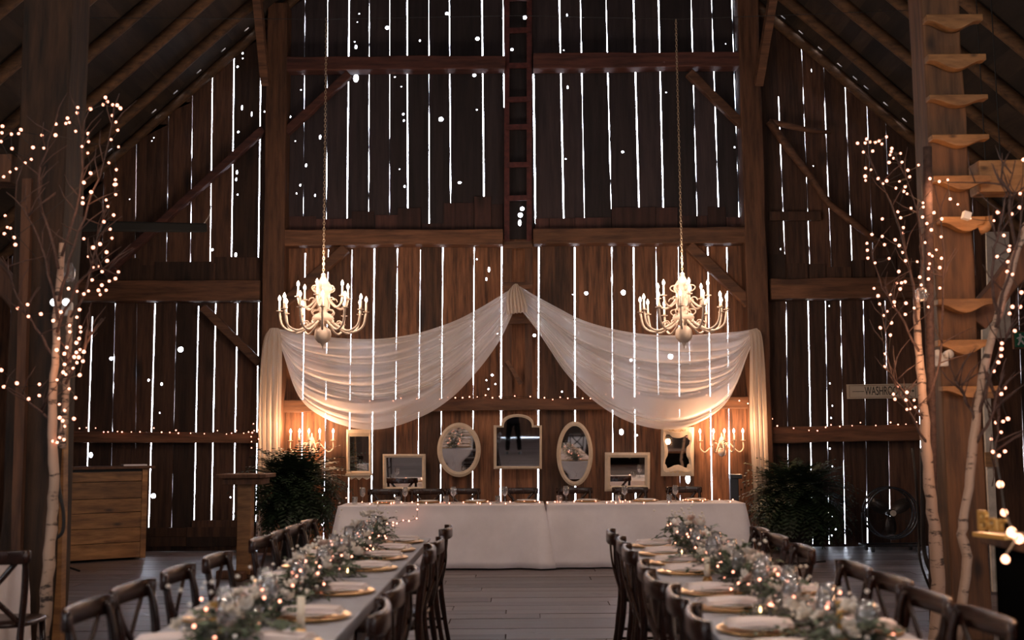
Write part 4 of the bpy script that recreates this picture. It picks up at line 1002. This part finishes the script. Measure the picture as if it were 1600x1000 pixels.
mb = MB(); p0 = at(120, 353, 10.2); p1 = at(318, 356, 12.6); mb.bar(p0, p1, .11, .105); bev(mb.build('case', 'matt_black', t), .02)
mb = MB(); mb.tube([p1 + Vector((-.03, -.06, -.03)), p1 + Vector((-.03, -.085, -.03))], .05, 14, flat=.5); mb.build('pull_grip', 'white_plastic', t)
mb = MB(); mb.tube([p1 + Vector((.0, 0, .04)), at(327, 336, 13.2), at(329, 322, 13.9)], .008, 5); mb.build('chain', 'chain', t)

# ------------------------------------------------------------------ right side: bar, fan, sign
def wp(x, y, z): return (x, y, z)
BX, BY1, BY0, BH = 2.10, 5.02, 2.6, 1.075
t = thing('drinks_bar', 'dark bar draped in black cloth with wooden top, at the right edge', 'bar counter', (BX, BY1, 0))
mb = MB(); mb.box((.55, -1.2, BH - .025), (1.14, 2.46, .05)); bev(mb.build('bar_top', 'post', t), .006)
mb = MB(); n = 60; vs = []
for j in range(6):
    for i in range(n + 1):
        s_ = i / n * 3.2; x, y = (0, -2.35 + s_) if s_ < 2.35 else (s_ - 2.35, 0); off = .012 * math.sin(s_ * 42) * j / 5
        vs.append((x + (off if s_ < 2.35 else 0) + .02, y - (off if s_ >= 2.35 else 0) - .03, (BH - .05) * (1 - j / 5) + .01))
mb.add(vs, [(j * (n + 1) + i, j * (n + 1) + i + 1, (j + 1) * (n + 1) + i + 1, (j + 1) * (n + 1) + i) for j in range(5) for i in range(n)]); mb.build('black_skirt', 'blackcloth', t, smooth=True)
mb = MB(); mb.box((.57, -1.2, BH / 2 - .03), (1.0, 2.25, BH - .08)); mb.build('carcass', 'pot', t)
t = thing('letter_sign', 'gold letter sign standing on the far end of the drinks bar', 'sign', (at(1551, 830, 4.75).x, 4.75, BH), -1.25)
mb = MB(); mb.box((0, 0, .009), (.19, .05, .018)); mb.build('base', 'goldpaint', t)
text_obj('Bar', .125, 'letters', 'goldpaint', (0, 0, .065), (PI / 2, 0, 0), .010, 1.0, t)
GL = [(1563,757,4.7,.020), (1569,801,4.6,.020), (1581,832,4.25,.026), (1592,842,4.05,.024), (1571,874,3.9,.020)]
t = thing('globe_string_light', 'string of round warm globe bulbs over the drinks bar', 'string light', (at(1563, 757, 4.7).x, 4.7, 1.3))
mb = MB(); mb.tube([at(1552, 690, 5.2), at(1560, 735, 4.8)] + [at(a, b - 6, y) for a, b, y, r_ in GL], .004, 5); o = kid(mb.build('wire', 'wire'), t)
for a, b, y, r_ in GL:
    r_ *= .72; p = at(a, b, y); mb = MB(); mb.lathe([(.001, -r_), (r_ * .7, -r_ * .7), (r_, 0), (r_ * .7, r_ * .7), (.3 * r_, r_ * 1.0), (.001, r_ * 1.05)], 14); g = mb.build('globe_bulb', 'globe', smooth=True); g.location = p; kid(g, t)
light('globe_glow', 'POINT', tuple(at(1581, 815, 4.3) + Vector((0, -.1, .12))), 3.5, (1, .52, .28), .05)
for q in ((1462, 300, 8.0, 3.0), (1530, 400, 7.6, 4.5), (1440, 560, 7.7, 2.5), (1550, 640, 7.4, 4.5), (120, 560, 7.0, 1.6), (130, 300, 7.0, 1.2)): light('fairy_glow', 'POINT', tuple(at(q[0], q[1], q[2])), q[3] * 1.6, (1, .50, .26), .12)
light('globe_glow', 'POINT', tuple(at(1545, 745, 5.6)), 4, (1, .52, .28), .05)
mb = rose_bits = MB(); 
for k in range(7): mb.lathe([(.001, 0), (.02, .01), (.024, .03), (.012, .045), (.001, .04)], 8, (2.22 + random.uniform(-.05, .09), 4.25 + random.uniform(-.08, .08), BH + .07 + random.uniform(-.02, .05)))
mb.lathe([(.001, 0), (.04, 0), (.045, .08), (.04, .08), (.001, .01)], 14, (2.24, 4.25, BH)); tag(mb.build('flower_vase', 'petal', smooth=True), 'small vase of white flowers on the drinks bar', 'vase')

p = at(1391, 801, 14.9); t = thing('drum_fan', 'round black floor fan in front of the right aisle wall', 'fan', (p.x, 14.9, 0)); zc = p.z; Rf = 38.5 * 14.9 / F
mb = MB(); mb.tube([(Rf * math.cos(a), -.10, zc + Rf * math.sin(a)) for a in [2 * PI * i / 48 for i in range(49)]], .014, 8, caps=False)
mb.tube([(Rf * math.cos(a), .12, zc + Rf * math.sin(a)) for a in [2 * PI * i / 48 for i in range(49)]], .014, 8, caps=False)
mb.tube([(Rf * 1.0 * math.cos(a), y, zc + Rf * math.sin(a)) for a in [2 * PI * i / 48 for i in range(49)] for y in (.0,)], .008, 6, caps=False); mb.build('drum_rim', 'rim', t, smooth=True)
mb = MB()
for k in range(14):
    rr = Rf * (.2 + .76 * k / 13)
    mb.tube([(rr * math.cos(a), -.11, zc + rr * math.sin(a)) for a in [2 * PI * i / 32 for i in range(33)]], .0016, 4, caps=False)
for k in range(12): a = 2 * PI * k / 12; mb.tube([(.05 * math.cos(a), -.11, zc + .05 * math.sin(a)), (Rf * math.cos(a), -.11, zc + Rf * math.sin(a))], .002, 4)
mb.build('wire_guard', 'black', t)
for k in range(3):
    a0 = -PI / 2 + k * 2 * PI / 3; ca, sa = math.cos(a0), math.sin(a0); vs = []
    for i in range(8):
        f_ = i / 7; rr = .05 + (Rf * .86 - .05) * f_; hw = .035 + .05 * math.sin(PI * min(1, f_ * .75 + .1))
        for s_ in (-1, 1):
            lx = rr; ly = s_ * hw; vs.append((lx * ca - ly * sa, s_ * .035 * (1 - .3 * f_), zc + lx * sa + ly * ca))
    mb = MB(); mb.add(vs, [(2 * i, 2 * i + 1, 2 * i + 3, 2 * i + 2) for i in range(7)]); o = mb.build('blade', 'silver' if False else 'fanblade' if 'fanblade' in M else 'black', t, smooth=True); so = o.modifiers.new('s', 'SOLIDIFY'); so.thickness = .004
mb = MB(); mb.tube([(0, -.06, zc), (0, .10, zc)], .045, 18); mb.build('motor', 'black', t, smooth=True)
mb = MB(); mb.tube([(0, -.125, zc), (0, -.112, zc)], .040, 18); mb.build('centre_badge', 'panel', t)
mb = MB(); zb = .085
for y in (-.16, .16): mb.tube([(-Rf - .05, y, zb), (Rf + .05, y, zb)], .013, 8)
for s_ in (-1, 1): mb.tube([(s_ * (Rf + .05), -.16, zb), (s_ * (Rf + .05), .16, zb)], .013, 8); mb.tube([(s_ * (Rf + .05), 0, zb), (s_ * (Rf + .05), 0, zc), (s_ * Rf, 0, zc)], .012, 8)
mb.build('base_frame', 'black', t)
for s_ in (-1, 1):
    for y in (-.14, .14): mb = MB(); mb.tube([(s_ * (Rf - .04) - .015, y, .04), (s_ * (Rf - .04) + .015, y, .04)], .04, 14); mb.build('wheel', 'black', t)

# washrooms sign
pa = at(1325, 600, 15.5); pb = at(1437, 622, 15.5); cx = (pa.x + pb.x) / 2; cz = (pa.z + pb.z) / 2; wS = pb.x - pa.x; hS = pa.z - pb.z
t = thing('washrooms_sign', 'long cream wooden sign reading WASHROOMS on the right aisle wall', 'sign', (cx, 15.575, cz))
t.rotation_euler = (0, -.005, 0)
mb = MB(); mb.box((0, 0, 0), (wS, .025, hS)); bev(mb.build('board', 'sign', t), .003)
mb = MB()
for z in (-1, 1): mb.box((0, -.0145, z * hS * .40), (wS * .93, .003, .004))
for x in (-1, 1): mb.box((x * wS * .465, -.0145, 0), (.004, .003, hS * .8))
mb.build('border_line', 'post', t)
mb = MB(); mb.box((-wS * .34, -.0145, 0), (wS * .165, .003, .008)); mb.box((wS * .395, -.0145, 0), (wS * .10, .003, .008)); mb.prism([(wS * .45, -.0), (wS * .425, .02), (wS * .425, -.02)], -.016, -.013); mb.build('dash_marks', 'signink', t)
text_obj('WASHROOMS', .175, 'lettering', 'signink', (wS * .045, -.0135, 0), (PI / 2, 0, 0), .0015, .53, t)
# exit sign
p = at(1596, 531, 12.0); t = thing('exit_sign', 'green running-man exit sign at the right edge', 'sign', (p.x, 12.0, p.z), .0)
mb = MB(); mb.box((0, .02, 0), (.17, .05, .20)); mb.build('housing', 'post', t)
mb = MB(); mb.box((0, -.01, 0), (.15, .012, .165)); mb.build('green_face', 'green', t)
mb = MB()
for c, d_, r_ in (((-.02, .055), (.022, .022), 0), ((-.02, .015), (.03, .055), .3), ((.005, -.03), (.02, .05), -.6), ((-.035, -.035), (.018, .055), .5), ((.012, .03), (.04, .014), .5), ((-.045, .02), (.03, .013), -.6)):
    mb.box((c[0], -.018, c[1]), (d_[0], .004, d_[1]), rot=Matrix.Rotation(r_, 3, 'Y'))
mb.box((.052, -.018, 0), (.018, .004, .11)); mb.build('running_figure', 'white_plastic', t)
# pale door panel and strips beyond the ladder post
mb = MB(); q = [at(1541, 362, 11), at(1577, 362, 11), at(1580, 528, 11), at(1545, 528, 11)]
mb.prism([(v.x, v.z) for v in q][::-1], 11, 11.03); o = mb.build('door_leaf', 'panel'); tag(bev(fixn(o), .004), 'pale painted door leaf hanging behind the ladder post', 'door')
mb = MB()
for v in (q[0] + Vector((.04, .015, -.02)), q[1] + Vector((-.04, .015, -.02))): mb.tube([v, Vector((v.x, v.y, RZ(v.x) + .1))], .006, 6)
mb.build('hanging_cord', 'wire', o)
mb = MB(); q = [at(1535, 470, 10.6), at(1543, 470, 10.6), at(1547, 600, 10.6), at(1564, 925, 10.6), at(1552, 925, 10.6), at(1536, 600, 10.6)]  # pale strip painted in for daylight coming through a slit
n = len(q); mb.prism([(v.x, v.z) for v in q][::-1], 10.6, 10.64); o = mb.build('daylight_strip', 'panel'); tag(fixn(o), 'narrow pale strip standing in for a streak of daylight, right of the ladder post', 'light_strip')
mb = MB(); mb.bar(at(1500, 617, 8.68), at(1556, 614, 8.68), .04, .08); tag(mb.build('short_board', 'pine'), 'short pine board sticking out behind the lowest ladder step', 'board')
mb = MB(); p = at(1549, 718, 10.57); mb.box(p, (.12, .03, .14)); tag(mb.build('wooden_tag', 'pine'), 'small pine plaque right of the ladder post', 'plaque')
# small fittings on the posts
def fitting(px, py, Y, label):
    p = at(px, py, Y); t = thing('emergency_light', label, 'lamp', tuple(p))
    mb = MB(); mb.box((0, .03, .0), (.12, .05, .10)); bev(mb.build('housing', 'white_plastic', t), .012)
    for s_ in (-1, 1): mb = MB(); mb.tube([(s_ * .04, -.0, .04), (s_ * .045, -.05, .04)], [.028, .034], 14); h = mb.build('lamp_head', 'white_plastic', t, smooth=True)
    return t
fitting(1471, 562, 8.28, 'white twin-head emergency lamp on the right ladder post')
t = fitting(98, 482, 7.955, 'emergency lamp with two bright lenses right of the left post')
for s_ in (-1, 1): mb = MB(); mb.tube([(s_ * .045, -.051, .04), (s_ * .045, -.056, .04)], .026, 14); mb.build('lens', 'led', t)
mb = MB(); p = at(106, 427, 7.6); mb.lathe([(.001, -.06), (.035, -.055), (.05, -.02), (.05, .03), (.03, .06), (.028, .075), (.001, .075)], 16, p); tag(mb.build('hanging_jar', 'glass', smooth=True), 'clear glass jar hanging in the left branches', 'jar')
mb = MB(); p = at(1440, 461, 7.8); mb.lathe([(.001, -.05), (.035, -.045), (.045, -.01), (.045, .03), (.03, .05), (.001, .05)], 16, p); tag(mb.build('hanging_jar', 'glass', smooth=True), 'clear glass jar hanging in the right branches', 'jar')
mb = MB(); mb.box(at(1510, 337, 8.0), (.055, .05, .055), rot=Matrix.Rotation(.3, 3, 'Y')); tag(mb.build('light_adapter', 'white_plastic'), 'small white plug adapter on the sixth ladder step', 'adapter')
def cable(pts, r_, label): mb = MB(); mb.tube(catmull(pts, 40), r_, 6); tag(mb.build('black_cable', 'wire', smooth=True), label, 'cable')
cable([at(1426,700,8.6), at(1432,760,8.6), at(1436,830,9), at(1437,870,9), at(1447,905,9), at(1460,933,9.0)], .010, 'thin black cable hanging beside the right birch')
cable([at(1441,700,8.6), at(1442,800,8.7), at(1443,850,8.8), at(1449,880,8.8), at(1462,905,8.8)], .018, 'thick black cable hanging beside the right birch')
cable([at(86,640,7.4), at(88,700,7.4), at(92,760,7.4), at(99,800,7.4), at(98,830,7.4), at(86,843,7.4)], .012, 'black cable looping beside the left birch trunk')
cable([at(82,882,13.2), at(105,886,13.0), at(124,892,12.8)], .012, 'black cable on the floor in front of the plank bar')
cable([at(1215,881,13.0), at(1250,880,13.05), at(1290,877,13.1)], .012, 'black cable on the floor behind the right chairs')

# ------------------------------------------------------------------ birches and branches
def birch(pts, rad, label, twigs, seed, Y):
    rnd = random.Random(seed); P = catmull([at(a, b, y) for a, b, y in pts], 34); n = len(P)
    t = thing('birch_trunk', label, 'birch trunk', tuple(P[-1]))
    mb = MB(); R_ = [rad[0] + (rad[1] - rad[0]) * i / (n - 1) for i in range(n)]; mb.tube([p + Vector((rnd.uniform(-.006, .006), 0, 0)) for p in P], [q * rnd.uniform(.92, 1.08) for q in R_], 12)
    kid(mb.build('trunk', 'birch', smooth=True), t)
    for tw in twigs:
        mb = MB(); Q = catmull([at(a, b, y) for a, b, y in tw], 14); mb.tube([q + Vector((rnd.uniform(-.008, .008), rnd.uniform(-.01, .01), 0)) for q in Q], [.011 * (1 - .7 * i / 13) for i in range(14)], 5)
        for k in range(9):
            i = rnd.randrange(3, 13); d = Vector((rnd.uniform(-.6, .6), rnd.uniform(-.3, .3), rnd.uniform(.2, 1))).normalized(); mb.tube([Q[i], Q[i] + d * .12, Q[i] + d * .22 + Vector((.03, 0, 0))], [.005, .004, .002], 4)
        kid(mb.build('branch', 'twig', smooth=True), t)
birch([(97,380,7.3),(90,470,7.3),(86,560,7.2),(82,640,7.2),(84,740,7.1),(81,820,7.1),(74,910,7.0),(66,1010,7.0)], (.020, .040), 'pale birch trunk standing in front of the far left post', [
    [(92,470,7.2),(110,400,7.1),(135,330,7.1),(160,260,7.0),(182,170,7.0)], [(88,520,7.2),(118,450,7.2),(150,420,7.1),(184,430,7.0)], [(90,500,7.2),(70,400,7.2),(40,330,7.1),(10,300,7.0)], [(86,560,7.2),(60,520,7.2),(30,470,7.1),(5,400,7.1)],
    [(95,400,7.2),(125,300,7.2),(128,220,7.1),(118,160,7.1)], [(88,600,7.2),(110,560,7.2),(135,540,7.1),(140,480,7.1)], [(82,660,7.2),(60,640,7.2),(30,615,7.2),(2,600,7.2)], [(92,420,7.2),(60,300,7.2),(70,240,7.2),(90,180,7.2)]], 5, 7.2)
birch([(110,485,7.5),(106,560,7.5),(101,640,7.4),(96,700,7.4)], (.020, .026), 'short second birch trunk just right of the left one', [[(108,500,7.5),(130,460,7.4),(150,380,7.4),(165,330,7.4)], [(104,600,7.4),(120,560,7.4),(127,520,7.4)]], 6, 7.4)
birch([(1432,455,8.0),(1434,520,8.0),(1441,600,8.0),(1446,680,8.0),(1452,760,8.0),(1463,850,8.0),(1466,930,7.95),(1463,1010,7.9)], (.022, .054), 'thick birch trunk left of the ladder post', [
    [(1436,520,8.0),(1425,440,7.9),(1405,350,7.9),(1380,290,7.9),(1345,225,7.8)], [(1440,560,8.0),(1410,500,7.9),(1375,440,7.9),(1360,380,7.8)], [(1434,480,8.0),(1440,400,8.0),(1430,320,7.9),(1400,240,7.9)],
    [(1450,700,8.0),(1425,650,7.9),(1400,600,7.9),(1396,540,7.8)], [(1445,640,8.0),(1470,560,7.9),(1475,450,7.9),(1470,350,7.9),(1460,290,7.9)], [(1446,660,8.0),(1415,620,7.9),(1385,560,7.8),(1384,480,7.8)]], 7, 8.0)
birch([(1612,330,6.6),(1597,370,6.6),(1575,440,6.6),(1552,520,6.6),(1535,590,6.6),(1526,660,6.6),(1516,740,6.6),(1508,800,6.6),(1503,835,6.6),(1511,870,6.6),(1506,920,6.6),(1494,1000,6.6)], (.020, .031), 'slender leaning birch trunk right of the ladder post', [
    [(1552,520,6.6),(1570,450,6.5),(1590,380,6.5),(1600,300,6.5)], [(1526,660,6.6),(1550,580,6.5),(1575,520,6.5),(1590,480,6.5)], [(1520,700,6.6),(1548,650,6.5),(1562,600,6.5),(1572,560,6.5)], [(1560,500,6.6),(1550,420,6.5),(1565,340,6.5),(1585,250,6.5)],
    [(1526,665,6.6),(1508,620,6.6),(1490,590,6.6)], [(1540,580,6.6),(1560,640,6.5),(1556,700,6.5),(1552,760,6.5)], [(1590,400,6.6),(1578,330,6.5),(1568,290,6.5),(1480,285,6.9)]], 8, 6.6)
# dark pole left of the right birch
mb = MB(); mb.tube([at(1449,230,8.1), at(1452,480,8.1), at(1456,700,8.1), at(1460,1005,8.1)], .035, 8); tag(mb.build('dark_pole', 'twig', smooth=True), 'dark upright pole between the right birch and the ladder post', 'pole')
mb = MB(); mb.bar(at(107,-30,8.35), at(88,1005,8.15), .09, .08, up=(0, 1, 0), segs=10, wob=.06); tag(mb.build('side_board', 'barwood'), 'warm brown board along the right side of the left post', 'board')
mb = MB(); mb.bar(at(44,280,8.0), at(22,1005,7.95), .07, .05, up=(0, 1, 0), segs=10, wob=.06); tag(mb.build('side_board', 'post'), 'thin brown board along the left side of the left post', 'board')

# ------------------------------------------------------------------ fairy lights
def strand(name_label, pts, Y, wire=True, jit=.12, scale=1.0, chain_sort=True, keep=None):
    rnd = random.Random(len(pts)); W = [at(a, b, Y + rnd.uniform(-jit, jit)) for a, b in pts]
    t = thing('fairy_light_strand', name_label, 'fairy lights', tuple(W[0]))
    if wire:
        mb = MB()
        if chain_sort:
            rest = W[1:]; path = [W[0]]
            while rest: j = min(range(len(rest)), key=lambda k: (rest[k] - path[-1]).length); path.append(rest.pop(j))
        else: path = W
        for a, b in zip(path[:-1], path[1:]):
            if (a - b).length < .75: m_ = (a + b) / 2 + Vector((rnd.uniform(-.01, .01), 0, -.03 * (a - b).length)); mb.tube([a, m_, b], .0022, 4, caps=False)
        kid(mb.build('light_wire', 'wire'), t)
    inv = t.matrix_basis.inverted()
    for i, p in enumerate(W):
        c = bulb_me.copy(); COL.objects.link(c); c.parent = t; c.location = p - W[0]; s_ = scale * rnd.uniform(.62, .95); c.scale = (s_, s_, s_); c.rotation_euler = (rnd.uniform(-.8, .8), rnd.uniform(-.8, .8), 0)
    return t
def crop(s, ox, oy, k): v = [int(a) for a in s.split()]; return [(ox + v[i] / k, oy + v[i + 1] / k) for i in range(0, len(v), 2)]
K = 10 / 3
A1 = crop('550 508 560 530 537 545 587 546 610 548 627 564 586 602 604 636 613 678 579 727 617 765 567 848 606 884 601 936 597 961 471 568 405 560 402 588 352 616 344 643 361 638 394 684 291 646 289 704 459 696 461 738 427 763 457 797 472 902 218 704 172 768 228 771 109 676 97 696 59 699 13 658 10 692 6 737 63 774 163 830 131 849 84 879 52 896 19 921', 0, 0, K)
A2 = crop('603 27 603 80 475 67 431 97 553 108 562 142 431 125 592 187 541 222 574 261 583 307 437 310 521 338 485 356 555 380 460 403 558 425 508 452 487 463 532 482 617 483 601 518 569 531 480 525 530 552 513 579 553 578 522 601 461 582 437 598 402 584 357 570 27 190 38 250 54 256 23 284 73 304 80 341 437 18', 0, 280, K)
A3 = crop('144 653 92 672 148 715 213 702 317 692 414 680 277 737 400 719 362 762 418 771 364 795 306 830 420 795 412 830 398 852 417 887 437 899 348 876 398 902 387 926 410 928 432 947 334 910 335 965 380 985 295 890', 0, 280, K) + \
     crop('372 10 430 30 456 30 445 62 480 53 373 72 423 93 366 118 380 130 461 134 330 162 228 187 98 181 22 201 8 105 166 271 227 252 400 213 437 265 343 303 374 338 345 380 428 386 363 398 375 430 345 495 370 507 330 522 305 516', 0, 550, 3.7025)
strand('fairy lights in the upper left branches', A1, 7.15, jit=.2)
strand('fairy lights in the left branches beside the post', A2, 7.15, jit=.2)
strand('fairy lights down the left birch trunk', A3, 7.05, jit=.12)
B1 = crop('633 746 681 724 673 745 699 740 726 742 745 733 760 750 784 713 812 773 808 790 802 807 820 824 857 799 865 845 797 846 664 792 712 787 675 876 703 884 673 918 675 940 740 930 785 942 765 957 851 944 895 887 904 921 881 972 833 980 875 995 950 860', 1150, 0, K) + crop('881 41 874 65 891 76 912 151 974 123 975 145 843 170 858 201 762 207', 1150, 280, K)
B2 = crop('872 252 868 281 762 298 829 316 708 288 774 341 850 345 682 334 684 370 687 411 867 382 797 413 724 436 883 425 848 481 944 430 1031 175 972 197 994 231 1072 207 1017 264 1043 368 1007 390 1022 400 1008 440 1061 461 1003 465 957 510 1002 520 965 551 880 535 862 540 838 541 855 572 803 601 740 608 719 569 748 650 825 640 823 662 885 646 882 704 928 671 1002 665 1062 567 788 688 768 710 809 748 752 774 804 812 774 910 775 975 1068 300 1070 412 985 330', 1150, 280, K)
B3 = crop('775 78 836 155 848 177 820 220 828 246 890 210 885 250 928 251 933 288 905 299 890 299', 1150, 550, K)
B4 = crop('1010 930 1059 945 1103 937', 1150, 0, K) + crop('1116 103 1155 131 1220 205 1343 216', 1150, 280, K)
B5 = crop('1497 832', 1150, 0, K) + crop('1364 172 1436 181 1477 147 1480 75 1395 293 1426 350 1421 370 1360 403 1415 430 1412 481 1440 495 1487 590 1480 665 1440 665 1425 700 1452 790 1385 855 1383 884 1380 920 1368 955', 1150, 280, K) + crop('1380 20 1366 53 1343 100 1401 187 1382 219 1416 348 1391 362 1355 367 1381 418 1329 454 1401 518 1370 540 1338 520', 1150, 550, K)
strand('fairy lights in the top of the right branches', B1, 7.85, jit=.2)
strand('fairy lights in the middle of the right branches', B2, 7.85, jit=.2)
strand('short fairy light run over the washrooms sign', B3, 7.85, jit=.1)
strand('fairy lights across the ladder steps', B4, 8.05, jit=.03, chain_sort=False)
strand('fairy lights in the slender birch at the right', B5, 6.5, jit=.12)
C1 = sorted(crop('388 452 422 445 460 442 500 438 553 440 600 463 625 463 680 460 706 463 760 463 810 462 890 440 935 464 982 466 1018 453 1032 470 1103 470 1182 473 1258 455 1310 475 1340 470 1367 455 1410 470 1438 463 1470 455 1453 490 1455 555', 0, 550, 3.7025))
C2 = sorted(crop('390 287 523 290 652 262 695 287 733 283 790 268 868 283 913 268 1003 272 1047 270 1137 273 1185 263 1228 265 1270 265 1310 260 1355 260 1403 250 1443 265 1485 258', 380, 550, 3.705) + crop('90 255 180 258 262 265 310 275 353 262 397 268 483 268 528 270 570 270 618 245 660 265 715 243 810 238 937 252 1027 250 1115 245 1157 230 1200 248 1390 282 1440 298', 780, 550, 3.705))
C3 = sorted(crop('188 348 215 385 300 397 380 408 424 410 467 392 495 380 541 388 605 384 648 368 728 383 805 367 844 378 885 376 940 365 1039 380', 1150, 550, K))
strand('fairy lights along the left aisle rail', C1, 15.36, jit=.02, scale=1.0, chain_sort=False)
strand('fairy lights along the rail above the mirrors', C2, 15.36, jit=.02, scale=1.0, chain_sort=False)
strand('fairy lights along the right aisle rail', C3, 15.36, jit=.02, scale=1.0, chain_sort=False)
rnd = random.Random(77); D = []
x = 566
while x < 1158: D.append((x, 786)); x += rnd.choice((4, 7, 12, 17, 22))
W = []
for a, b in D: yy = rnd.uniform(13.15, 13.75); xx = at(a, 780, yy).x; W.append(Vector((xx, yy, TH + .014)))
t = thing('fairy_light_strand', 'fairy lights scattered along the head table top', 'fairy lights', tuple(W[0]))
mb = MB(); mb.tube(W, .002, 4); kid(mb.build('light_wire', 'wire'), t)
for p in W: c = bulb_me.copy(); COL.objects.link(c); c.parent = t; c.location = p - W[0]; c.scale = (.75,) * 3
strand('short fairy light run hanging on the head table cloth', [(653,788),(652,796),(651,810),(639,814),(630,813),(620,818)], 13.03, jit=.0, scale=1.0, chain_sort=False)
strand('fairy lights at the left post', [(403,672),(394,676),(404,686),(393,690),(402,700),(396,662),(544,771),(541,778),(503,820)], 15.0, jit=.02, scale=1.0, chain_sort=True)
bpy.data.objects.remove(bulb_me)

# ------------------------------------------------------------------ the photographer, seen from the waist down in the arched mirror
def skinned(name, m, verts, edges, radii, root=0, parent=None, sub=2):
    me = bpy.data.meshes.new(name); me.from_pydata([tuple(v) for v in verts], edges, []); me.materials.append(M[m]); o = bpy.data.objects.new(name, me); COL.objects.link(o)
    sk = o.modifiers.new('skin', 'SKIN'); sk.use_smooth_shade = True
    for i, rr in enumerate(radii):
        me.skin_vertices[0].data[i].radius = rr if hasattr(rr, '__len__') else (rr, rr)
        me.skin_vertices[0].data[i].use_root = (i == root)
    sb = o.modifiers.new('sub', 'SUBSURF'); sb.levels = sub; sb.render_levels = sub
    if parent: o.parent = parent
    return o
PXp = -.235
t = thing('person', 'person in dark trousers and jacket holding a camera, reflected in the arched mirror', 'person', (PXp, -.42, 0))
body = [(0,0,.92),(0,0,1.08),(0,.01,1.24),(0,0,1.38),(0,.0,1.45),(0,.03,1.53),(0,.04,1.62),(0,.03,1.68)]
br_ = [(.15,.11),(.13,.10),(.16,.11),(.15,.10),(.055,.055),(.065,.075),(.075,.09),(.05,.06)]
ed = [(i, i + 1) for i in range(7)]; vs = list(body); rr = list(br_)
def limb(root, pts, rad):
    global vs, rr, ed
    p = root
    for q, r_ in zip(pts, rad): vs.append(q); rr.append(r_); ed.append((p, len(vs) - 1)); p = len(vs) - 1
    return p
for s_ in (-1, 1):
    limb(0, [(s_ * .10, 0, .84), (s_ * .145, .02, .48), (s_ * .175, -.01, .10), (s_ * .18, .02, .05), (s_ * .20, .15, .035)], [.085, .058, .038, .038, .03])
    w_ = limb(3, [(s_ * .18, 0, 1.37), (s_ * .25, .05, 1.13), (s_ * .16 + .12, .22, 1.30) if s_ < 0 else (s_ * .16 + .12, .22, 1.30), (s_ * .06 + .20, .27, 1.40)], [.05, .042, .034, .024])
    p = Vector(vs[w_])
    q = limb(w_, [tuple(p + Vector((-s_ * .02, .05, .02)))], [.026])
    for k in range(4): 
        b = p + Vector((-s_ * .02, .05, .02)); limb(q, [tuple(b + Vector((-s_ * (.005), .03, .022 - .016 * k))), tuple(b + Vector((-s_ * .03, .045, .022 - .016 * k)))], [.009, .008])
    limb(w_, [tuple(p + Vector((-s_ * .02, .03, .045))), tuple(p + Vector((-s_ * .045, .045, .05)))], [.010, .009])
bd = skinned('body', 'skin', vs, ed, rr, 0, t)
hv = [(0,0,.80),(0,0,.95),(0,0,1.08),(0,.01,1.24),(0,0,1.39)]; hr = [(.19,.15),(.185,.145),(.17,.125),(.18,.125),(.165,.11)]; he = [(0,1),(1,2),(2,3),(3,4)]
for s_ in (-1, 1):
    b = len(hv); hv += [(s_ * .18, 0, 1.375), (s_ * .25, .05, 1.13), (s_ * .16 + .12, .22, 1.30), (s_ * .07 + .195, .265, 1.39)]; hr += [.062, .054, .044, .036]; he += [(4, b), (b, b + 1), (b + 1, b + 2), (b + 2, b + 3)]
skinned('jacket', 'shirt', hv, he, hr, 0, t)
tv = [(0,0,.95)]; tr = [(.165,.125)]; te = []
for s_ in (-1, 1):
    b = len(tv); tv += [(s_ * .10, 0, .84), (s_ * .145, .02, .48), (s_ * .175, -.01, .07)]; tr += [.105, .078, .068]; te += [(0, b), (b, b + 1), (b + 1, b + 2)]
skinned('trousers', 'suit', tv, te, tr, 0, t)
for s_ in (-1, 1):
    mb = MB(); mb.lathe([(.001, 0), (.9, 0), (1.0, .02), (.95, .05), (.6, .085), (.001, .09)], 16, (0, 0, 0), sx=.052, sy=.14); o = mb.build('shoe', 'black', t, smooth=True); o.location = (s_ * .185, .06, 0); 
    mb = MB(); mb.lathe([(.001, -.008), (.008, 0), (.001, .008)], 8); o = mb.build('eye', 'eye', t, smooth=True); o.location = (s_ * .03, .118, 1.625)
    mb = MB(); mb.lathe([(.001, -.03), (.012, -.02), (.014, .01), (.001, .03)], 8); o = mb.build('ear', 'skin', t, smooth=True); o.location = (s_ * .078, .03, 1.61)
mb = MB(); mb.lathe([(.001, 0), (.012, .0), (.009, .025), (.001, .045)], 8); o = mb.build('nose', 'skin', t, smooth=True); o.location = (0, .125, 1.585)
mb = MB(); mb.box((0, .118, 1.565), (.045, .01, .010)); bev(mb.build('mouth', 'blush', t), .003)
mb = MB(); mb.lathe([(.094, -.02), (.100, .02), (.088, .07), (.05, .10), (.001, .11)], 18, (0, .015, 1.62), sx=.92, sy=1.05); mb.build('hair', 'hair', t, smooth=True)
t2 = thing('camera', 'black camera held up by the person', 'camera', (.0, -.06, 1.5))
mb = MB(); mb.box((0, -.045, 0), (.13, .05, .09)); bev(mb.build('camera_body', 'black', t2), .01)
